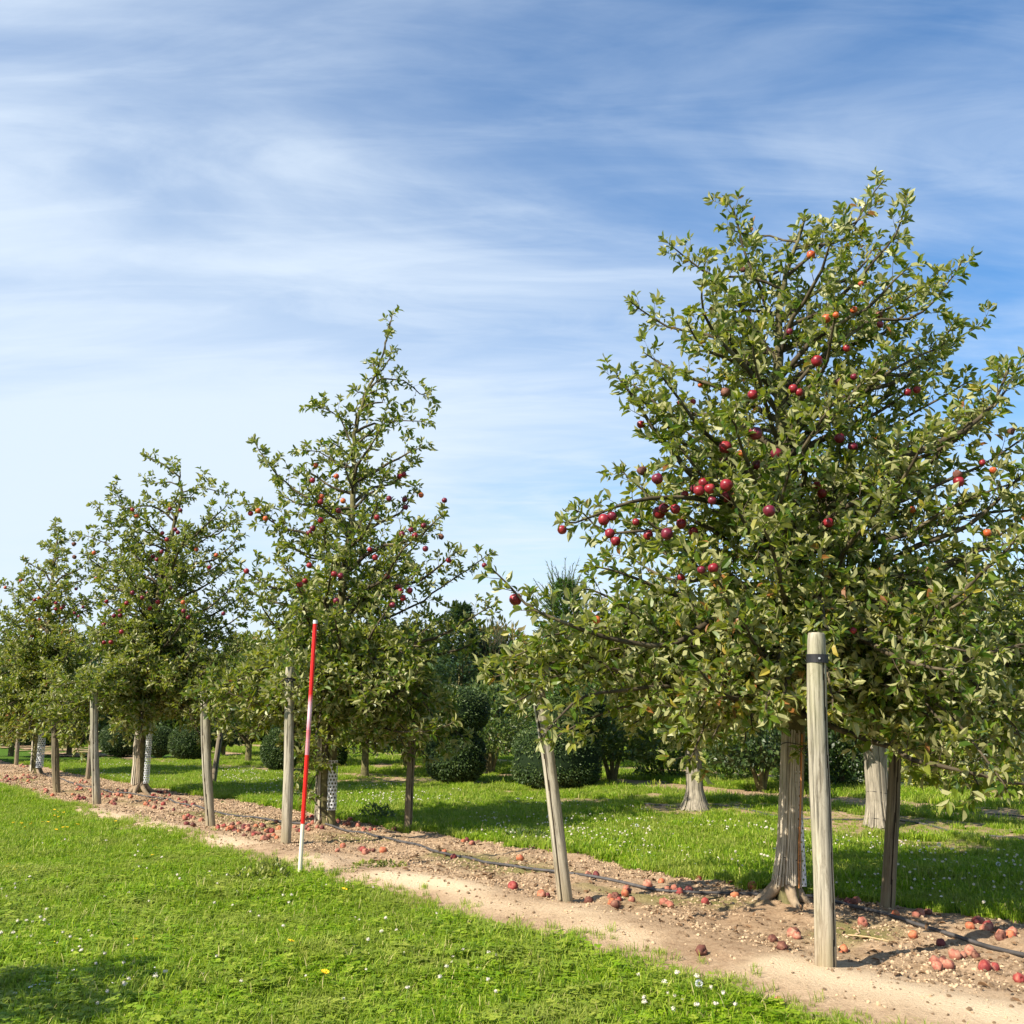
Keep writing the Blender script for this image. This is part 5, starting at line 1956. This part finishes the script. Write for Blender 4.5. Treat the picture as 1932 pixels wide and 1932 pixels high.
# ------------------------------------------------------------------ background plants
def blob_points(blobs, n, shell=.55):
    """blobs: (cx,cy,cz,rx,ry,rz)"""
    vol = np.array([b[3] * b[4] * b[5] for b in blobs])
    w = vol / vol.sum()
    idx = rng.choice(len(blobs), n, p=w)
    B = np.array(blobs)[idx]
    d = rng.normal(0, 1, (n, 3))
    d /= np.linalg.norm(d, axis=1, keepdims=True)
    r = (shell + (1 - shell) * rng.random(n)) ** .6
    lump = 1 + .22 * (vn(d[:, 0] * 3 + idx, d[:, 1] * 3 + d[:, 2] * 2, .8, 101) - .5) * 2
    p = B[:, :3] + d * (r * lump)[:, None] * B[:, 3:]
    return p, d


def shrub(name, base_px, blobs_m, n, size, m, label, cat, group=None, stems=(), tv=DT_V, tf=DT_F, upright=.3, bare=.0, core=None):
    gx, gy = G(*base_px)
    z0 = gzf(gx, gy)
    root = empty(name, (gx, gy, z0), label, cat, group)
    p, d = blob_points(blobs_m, n)
    keep = p[:, 2] > bare
    p, d = p[keep], d[keep]
    k = len(p)
    dd = d * .8 + rng.normal(0, .55, (k, 3)) + np.array((0, 0, upright))
    nn = d + rng.normal(0, .5, (k, 3)) + np.array((0, 0, .5))
    V, T, ti = leaf_cloud(p, frames(dd, nn), size * rng.uniform(.6, 1.25, k), tv, tf, tint=np.clip(rng.random(k) * (.5 + .8 * vn(p[:, 0] + p[:, 2], p[:, 1] + p[:, 2], .5, 103)), 0, 1))
    tag(link('foliage', np_mesh('foliage', V, T, M[m], attrs={'tint': ('FACE', ti)}), root), kind='stuff')
    for pts, rr in stems:
        tb = Tubes()
        tb.add([Vector(q) for q in pts], rr, 8)
        link('trunk', tb.mesh('trunk', M['bark']), root)
    return root


def px_blobs(base_px, lst):
    """lst of (cx, cy, half width, half height in px, depth radius or None) -> metres about the base"""
    gx, gy = G(*base_px)
    out = []
    for it in lst:
        cx, cy, hw, hh = it[:4]
        dy = it[5] if len(it) > 5 else 0
        c = P(cx, cy, gy + dy)
        k = (gy + dy) / F * 1.0
        r = hw * k
        out.append((c.x - gx, dy, c.z - gzf(gx, gy), r, (it[4] if len(it) > 4 and it[4] else r), hh * k))
    return out


def clipped(name, base_px, tiers, label, n, m='yew', group=None, size=.045):
    """clipped yew: dense dark core shapes with small sprays over the whole surface. tiers: (cx,cy,hw,hh,squareness)"""
    gx, gy = G(*base_px)
    z0 = gzf(gx, gy)
    root = empty(name, (gx, gy, z0), label, 'topiary', group)
    k = gy / F
    for (cx, cy, hw, hh, sq) in tiers:
        c = P(cx, cy, gy)
        C0 = np.array((c.x - gx, 0, c.z - z0))
        rx, rz = hw * k, hh * k
        nu, nv = 40, 26
        V = []
        for i in range(nv):
            ph = -math.pi / 2 + math.pi * i / (nv - 1)
            for j in range(nu):
                th = 2 * math.pi * j / nu
                cp = math.copysign(abs(math.cos(ph)) ** sq, math.cos(ph))
                sp = math.copysign(abs(math.sin(ph)) ** sq, math.sin(ph))
                V.append((cp * math.cos(th), cp * math.sin(th), sp))
        V = np.array(V)
        lump = 1 + .05 * (vn(V[:, 0] * 3 + cx, V[:, 1] * 3 + V[:, 2] * 3, .5, 105) - .5)
        Vc = C0 + V * np.array((rx, rx, rz)) * (lump * .93)[:, None]
        T = []
        for i in range(nv - 1):
            for j in range(nu):
                T.append((i * nu + j, i * nu + (j + 1) % nu, (i + 1) * nu + (j + 1) % nu, (i + 1) * nu + j))
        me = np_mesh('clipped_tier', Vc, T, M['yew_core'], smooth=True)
        tier = link('clipped_tier', me, root)
        nn = int(n / len(tiers))
        a = rng.uniform(0, 6.2832, nn)
        sp_ = rng.uniform(-1, 1, nn)
        ph = np.arcsin(sp_)
        cp = np.abs(np.cos(ph)) ** sq
        s2 = np.sign(sp_) * np.abs(sp_) ** sq
        d = np.stack([cp * np.cos(a), cp * np.sin(a), s2], 1)
        lm = 1 + .06 * (vn(d[:, 0] * 3 + cx, d[:, 1] * 3 + d[:, 2] * 3, .5, 105) - .5) + rng.normal(0, .012, nn)
        p = C0 + d * np.array((rx, rx, rz)) * (lm * .955)[:, None]
        nrm = d / np.linalg.norm(d, axis=1, keepdims=True)
        V2, T2, ti = leaf_cloud(p, frames(nrm + rng.normal(0, .8, (nn, 3)), nrm + rng.normal(0, .5, (nn, 3))), size * rng.uniform(.6, 1.3, nn), DT_V, DT_F,
                                tint=np.clip(rng.random(nn) * (.5 + .9 * vn(p[:, 0] * 2, p[:, 2] * 2 + p[:, 1], .3, 106)), 0, 1))
        tag(link('foliage', np_mesh('foliage', V2, T2, M[m], attrs={'tint': ('FACE', ti)}), tier), kind='stuff')
    tb = Tubes()
    ctop = P(tiers[0][0], tiers[0][1], gy)
    tb.add([Vector((0, 0, -.05)), Vector((0, 0, .3)), Vector((0, 0, ctop.z - z0))], [.09, .07, .06], 8)
    link('trunk', tb.mesh('trunk', M['bark']), root)
    return root


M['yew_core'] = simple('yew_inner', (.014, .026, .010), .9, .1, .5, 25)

clipped('stepped_yew', (1050, 1487), [(1050, 1430, 84, 52, .5), (1092, 1345, 58, 34, .55), (1060, 1255, 66, 32, .6)], 'stepped clipped yew with a wide drum base seen behind the leaning stake', 34000)
clipped('bowl_yew', (862, 1480), [(860, 1428, 56, 48, .8), (858, 1340, 66, 44, .8)], 'dark bowl-shaped clipped yew behind the slanting dark stake', 16000)
clipped('ball_yew', (528, 1457), [(530, 1415, 36, 38, .9)], 'round clipped yew ball just left of the greenish stake', 9000)
clipped('ball_yew', (640, 1450), [(628, 1418, 26, 34, .9)], 'dark yew ball half hidden by the second trunk', 6000)
clipped('ball_yew', (358, 1436), [(360, 1400, 40, 32, .85)], 'round clipped yew behind and left of the thick pale stake', 8000)
clipped('ball_yew', (300, 1430), [(298, 1398, 30, 27, .8)], 'small dark clipped yew just right of the third trunk', 5000)
clipped('ball_yew', (228, 1428), [(230, 1395, 40, 30, .8)], 'dark clipped yew mound left of the third trunk', 6000)


def conifer(name, base_px, top_y, hw_px, label, n, m, cat='conifer', plume=False):
    gx, gy = G(*base_px)
    z0 = gzf(gx, gy)
    root = empty(name, (gx, gy, z0), label, cat, 'tall conifers behind the orchard')
    H = P(base_px[0], top_y, gy).z - z0
    R = hw_px * gy / F
    k = n
    f = rng.random(k) ** .8
    z = .25 + (H - .3) * f
    lay = .8 + .3 * np.sin(z * 9)
    prof = (1 - f) ** .75 * R * lay + .1
    a = rng.uniform(0, 6.283, k)
    r = prof * np.sqrt(rng.uniform(.25, 1, k)) * (1 + .25 * np.sin(a * 5 + z * 3))
    p = np.stack([r * np.cos(a), r * np.sin(a), z], 1)
    d = np.stack([np.cos(a), np.sin(a), rng.uniform(.0, .8, k)], 1) + rng.normal(0, .3, (k, 3))
    V, T, ti = leaf_cloud(p, frames(d, np.stack([0 * a, 0 * a, 1 + 0 * a], 1) + rng.normal(0, .4, (k, 3))), rng.uniform(.09, .2, k), DT_V * np.array((.55, 1, 1)), DT_F)
    tag(link('foliage', np_mesh('foliage', V, T, M[m], attrs={'tint': ('FACE', ti)}), root), kind='stuff')
    tb = Tubes()
    tb.add([Vector((0, 0, -.1)), Vector((0, 0, H * .5)), Vector((0, 0, H * .97))], [.12, .07, .015], 8)
    link('trunk', tb.mesh('trunk', M['bark']), root)
    if plume:
        tb = Tubes()
        PV, PD = [], []
        for q in range(90):
            az = random.uniform(0, 6.283)
            el = random.uniform(.35, 1.5)
            d0 = Vector((math.cos(az) * math.cos(el), math.sin(az) * math.cos(el), math.sin(el)))
            b0 = Vector((math.cos(az) * R * .35 * random.random(), math.sin(az) * R * .35 * random.random(), H * random.uniform(.78, .93)))
            L = random.uniform(.4, .75) * (1.0 if el > .9 else .9)
            pts = [b0 + d0 * L * i / 4 + Vector((0, 0, .12 * (i / 4) ** 2)) for i in range(5)]
            tb.add(pts, [.011, .010, .009, .008, .006], 3)
            for w in range(34):
                ff = w / 34
                PV.append(tuple(interp_poly(pts, ff)))
                PD.append(tuple((d0 * 1.3 + rnd3(.6)).normalized()))
        link('shoots', tb.mesh('shoots', M['twig']), root)
        PV, PD = np.array(PV), np.array(PD)
        V, T, ti = leaf_cloud(PV, frames(PD, rng.normal(0, 1, PD.shape)), rng.uniform(.06, .12, len(PV)), NT_V * np.array((1.5, 1, 1)), NT_F)
        tag(link('needles', np_mesh('needles', V, T, M[m], attrs={'tint': ('FACE', ti)}), root), kind='stuff')
    return root


conifer('pine_tree', (1070, 1449), 1092, 85, 'pine with upright wispy shoots rising in the gap between the two nearest trees', 7000, 'pine', 'pine tree', True)
conifer('pine_tree', (1292, 1449), 1140, 80, 'pine with wispy shoots seen through the left side of the nearest tree', 7000, 'pine', 'pine tree', True)
conifer('pine_tree', (925, 1446), 1215, 60, 'low bluish pine just right of the dark pointed spruce', 5000, 'blue_pine', 'pine tree', True)
conifer('spruce_tree', (868, 1446), 1140, 88, 'dark pointed spruce rising right of the tall pointed apple tree', 11000, 'blue_pine', 'spruce tree')
conifer('spruce_tree', (770, 1442), 1185, 110, 'broad dark spruce hidden behind the tall pointed apple tree', 10000, 'blue_pine', 'spruce tree')
conifer('spruce_tree', (600, 1445), 1225, 70, 'low dark conifer behind the striped pole', 6000, 'blue_pine', 'spruce tree')


# second-row fruit trees with pale flared trunks
def row2_tree(base_px, cx, cy, hw, hh, tw_bot, tw_top, ytop, label, cane=True, n=5200, m='leaf', group='small trees of the second row'):
    gx, gy = G(*base_px)
    z0 = gzf(gx, gy)
    blobs = px_blobs(base_px, [(cx, cy, hw, hh), (cx - hw * .5, cy + hh * .35, hw * .6, hh * .5), (cx + hw * .55, cy + hh * .25, hw * .6, hh * .5), (cx, cy - hh * .6, hw * .6, hh * .5)])
    k = gy / F
    zt = P(base_px[0], ytop, gy).z - z0
    r0, r1 = tw_bot * k / 2, tw_top * k / 2
    stems = [([(0, 0, -.05), (0, 0, zt * .3), (0, 0, zt), (0, 0, zt * 1.6)], [r0, r1 * 1.12, r1, r1 * .5])]
    for q in range(6):
        a = q * 1.05
        stems.append(([(0, 0, zt * .98), (.35 * math.cos(a), .35 * math.sin(a), zt + .35), (.7 * math.cos(a), .7 * math.sin(a), zt + .8)], [r1 * .45, r1 * .3, .01]))
    root = shrub('orchard_tree', base_px, blobs, n, .11, m, label, 'tree', group, stems[:1], tv=LT_V, tf=LT_F, bare=zt * .72)
    for pts, rr in stems[1:]:
        tb = Tubes()
        tb.add([Vector(q) for q in pts], rr, 6)
        link('branch', tb.mesh('branch', M['twig']), root)
    if cane:
        o = Vector((gx, gy, z0))
        ld_ = [o, o + Vector((0, 0, zt + .3))]
        rb = r0 + .01
        cane_guard(root, o, ld_, .0, zt, lambda f: (r1 + .012) + (rb * 1.35 - r1) * max(0, 1 - f * 2.6) ** 2, 34, -3.9, .8, .0, (.38, .10) if tw_bot > 35 else (.5,), .012, ('cane_pale',), label='pale grey cane guard flaring at the foot')
    return root


row2_tree((1660, 1560), 1690, 1240, 210, 150, 36, 33, 1385, 'second-row tree with a thick pale cane-wrapped trunk behind the dark stake')
row2_tree((1312, 1532), 1310, 1270, 150, 130, 34, 22, 1390, 'second-row tree with a pale flared trunk seen under the nearest crown')
row2_tree((688, 1467), 690, 1320, 90, 90, 18, 13, 1405, 'second-row tree with a slim brown trunk between second trunk and slanting stake', False, 3800)
row2_tree((468, 1438), 470, 1300, 75, 90, 14, 11, 1405, 'far small tree with a dark trunk between thick pale and greenish stakes', False, 3500)


def multi(base_px, cx, cy, hw, hh, label, m='shrub', n=3600):
    blobs = px_blobs(base_px, [(cx, cy, hw, hh), (cx - hw * .4, cy + hh * .4, hw * .6, hh * .5), (cx + hw * .4, cy + hh * .4, hw * .6, hh * .5)])
    st = []
    for q in range(3):
        a = q * 2.1 + .5
        st.append(([(.02 * math.cos(a), .02 * math.sin(a), -.05), (.10 * math.cos(a), .05 * math.sin(a), .25), (.28 * math.cos(a), .15 * math.sin(a), .75)], [.05, .04, .025]))
    return shrub('small_tree', base_px, blobs, n, .11, m, label, 'tree', 'small multi-stemmed trees of the third row', st, bare=.42)


multi((1437, 1492), 1440, 1390, 95, 75, 'bushy small tree with a forked pale stem left of the nearest trunk', 'dark_shrub', 5200)
multi((1155, 1478), 1160, 1370, 80, 80, 'multi-stemmed small tree right of the stepped yew', 'shrub', 4200)
multi((925, 1460), 925, 1365, 80, 75, 'multi-stemmed small tree left of the stepped yew', 'shrub', 4200)
multi((770, 1455), 770, 1350, 70, 80, 'small light-stemmed tree behind the slanting dark stake', 'dark_shrub', 3400)

hgp = 'clipped leafy columns of the fourth row'


def column(base_px, cx, y0, y1, hw, m, label, n, size=.10):
    h = (y1 - y0)
    bl = []
    for f in (.1, .3, .5, .7, .9):
        bl.append((cx, y0 + h * f, hw * (1.0 - .25 * max(0, .3 - f)), h * .16))
    blobs = px_blobs(base_px, bl)
    return shrub('leafy_column', base_px, blobs, n, size, m, label, 'shrub', hgp, [([(0, 0, -.05), (0, 0, .5), (0, 0, 1.5)], [.05, .04, .02])])


column((1590, 1484), 1590, 1300, 1478, 50, 'dark_shrub', 'dark leafy column between the nearest stake and the dark stake', 7000)
column((1500, 1478), 1500, 1290, 1476, 46, 'shrub', 'green shrub column just left of the nearest cane-wrapped trunk', 5000)
column((1375, 1474), 1375, 1300, 1472, 50, 'shrub', 'green shrub column right of the pale flared trunk', 5000)
column((1250, 1470), 1250, 1300, 1468, 52, 'shrub', 'green shrub column left of the pale flared trunk', 5000)
column((1770, 1490), 1768, 1270, 1484, 68, 'yellow_shrub', 'yellow-green leafy column right of the dark stake', 8500)
column((1935, 1500), 1935, 1230, 1492, 60, 'yellow_shrub', 'yellow-green leafy column at the right picture edge', 7000)
shrub('silver_willow', (1860, 1460), px_blobs((1860, 1460), [(1860, 1390, 42, 60), (1850, 1430, 50, 34), (1868, 1340, 30, 40)]), 7000, .10, 'silver', 'silvery grey willow bush between the two yellow-green columns', 'shrub', None, [([(0, 0, -.05), (0, 0, 1.0)], [.05, .02])], tv=DT_V * np.array((.45, 1, 1)))
shrub('silver_willow', (1650, 1462), px_blobs((1650, 1462), [(1650, 1400, 22, 50), (1648, 1435, 26, 24)]), 3000, .10, 'silver', 'small silvery bush just left of the thick pale trunk', 'shrub', None, [([(0, 0, -.05), (0, 0, 1.0)], [.05, .02])], tv=DT_V * np.array((.45, 1, 1)))
shrub('autumn_tree', (1930, 1440), px_blobs((1930, 1440), [(1925, 1220, 66, 110), (1900, 1270, 60, 90), (1960, 1150, 70, 70), (1890, 1170, 40, 60)]), 9000, .14, 'yellow_shrub', 'yellow-leaved tree filling the gap at the right picture edge', 'tree', None, [([(0, 0, -.05), (0, 0, 3)], [.12, .05])], bare=1.0)
shrub('weed_clump', (706, 1549), [(0, 0, .08, .14, .14, .10), (.12, 0, .07, .12, .12, .08), (-.12, 0, .05, .12, .1, .06)], 420, .055, 'shrub', 'leafy weed clump at the lane edge left of the slanting stake', 'plant')
shrub('weed_clump', (995, 1588), [(0, 0, .04, .22, .12, .06)], 300, .05, 'shrub', 'dark leafy weed patch at the shaded lane edge left of the leaning stake', 'plant')
shrub('weed_clump', (475, 1668), [(0, 0, .05, .16, .12, .07)], 260, .045, 'yellow_shrub', 'pale yellowish weeds at the soil edge left of the striped pole', 'plant')
shrub('weed_clump', (512, 1662), [(0, 0, .05, .12, .1, .09)], 260, .045, 'yellow_shrub', 'feathery yellow-green weeds beside the striped pole foot', 'plant', upright=1.2)
shrub('weed_clump', (720, 1640), [(-.1, 0, .02, .14, .06, .025), (.1, 0, .02, .12, .06, .025)], 300, .035, 'yellow_shrub', 'flat yellow-green weeds on soil right of the striped pole', 'plant')

# far trees closing the view
random.seed(5)
far = ((-40, 1405, 1215, 150, 'leaf_olive', 'olive-leaved tree behind the last apple tree at far left'), (160, 1405, 1225, 110, 'dark_shrub', 'dark tree in the far line behind the fourth apple tree'),
       (330, 1404, 1235, 110, 'shrub', 'green tree in the far line behind the third apple tree'), (470, 1402, 1215, 90, 'shrub', 'far green tree closing the gap between third and second apple trees'),
       (620, 1402, 1215, 110, 'dark_shrub', 'dark far tree behind the striped pole'), (780, 1400, 1195, 100, 'shrub', 'far green tree behind the broad spruce'), (940, 1400, 1186, 70, 'autumn', 'far tree with yellow-brown autumn top left of the gap'),
       (1060, 1400, 1205, 90, 'shrub', 'far green tree behind the wispy pine'), (1200, 1400, 1200, 90, 'autumn', 'far brownish tree between the two wispy pines'), (1340, 1400, 1200, 100, 'shrub', 'far green tree behind the nearest crown, left of the trunk'),
       (1490, 1400, 1190, 100, 'dark_shrub', 'dark far tree directly behind the nearest trunk'), (1640, 1400, 1190, 100, 'shrub', 'far green tree right of the nearest stake'), (1790, 1400, 1200, 100, 'dark_shrub', 'dark far tree behind the yellow-green column'))
for cx, by_, ty, hw, m, lab in far:
    h = by_ - ty
    shrub('far_tree', (cx, by_), px_blobs((cx, by_), [(cx, ty + h * .45, hw, h * .45), (cx - hw * .5, ty + h * .6, hw * .6, h * .38), (cx + hw * .5, ty + h * .6, hw * .6, h * .38), (cx + random.uniform(-20, 20), ty + h * .25, hw * .6, h * .25), (cx, ty + h * .85, hw * .9, h * .2)]),
          5200, .34, m, lab, 'tree', 'trees closing the view behind the orchard', [([(0, 0, -.2), (0, 0, 2.0)], [.2, .12])])

# mid-distance trees on the left, filling behind the trunks
for cx, by_, ty, hw, m, lab in ((20, 1428, 1240, 80, 'leaf_olive', 'olive shrub-like tree behind the last trunk'), (130, 1424, 1290, 60, 'shrub', 'green shrub behind the short brown stake'), (420, 1426, 1300, 60, 'dark_shrub', 'dark shrub behind the thick pale stake')):
    h = by_ - ty
    shrub('orchard_tree', (cx, by_), px_blobs((cx, by_), [(cx, ty + h * .42, hw, h * .42), (cx - hw * .4, ty + h * .55, hw * .6, h * .3), (cx + hw * .4, ty + h * .55, hw * .6, h * .3)]), 4500, .17, m, lab, 'tree', 'small trees of the second row', [([(0, 0, -.1), (0, 0, 1.2)], [.08, .05])], bare=.35)
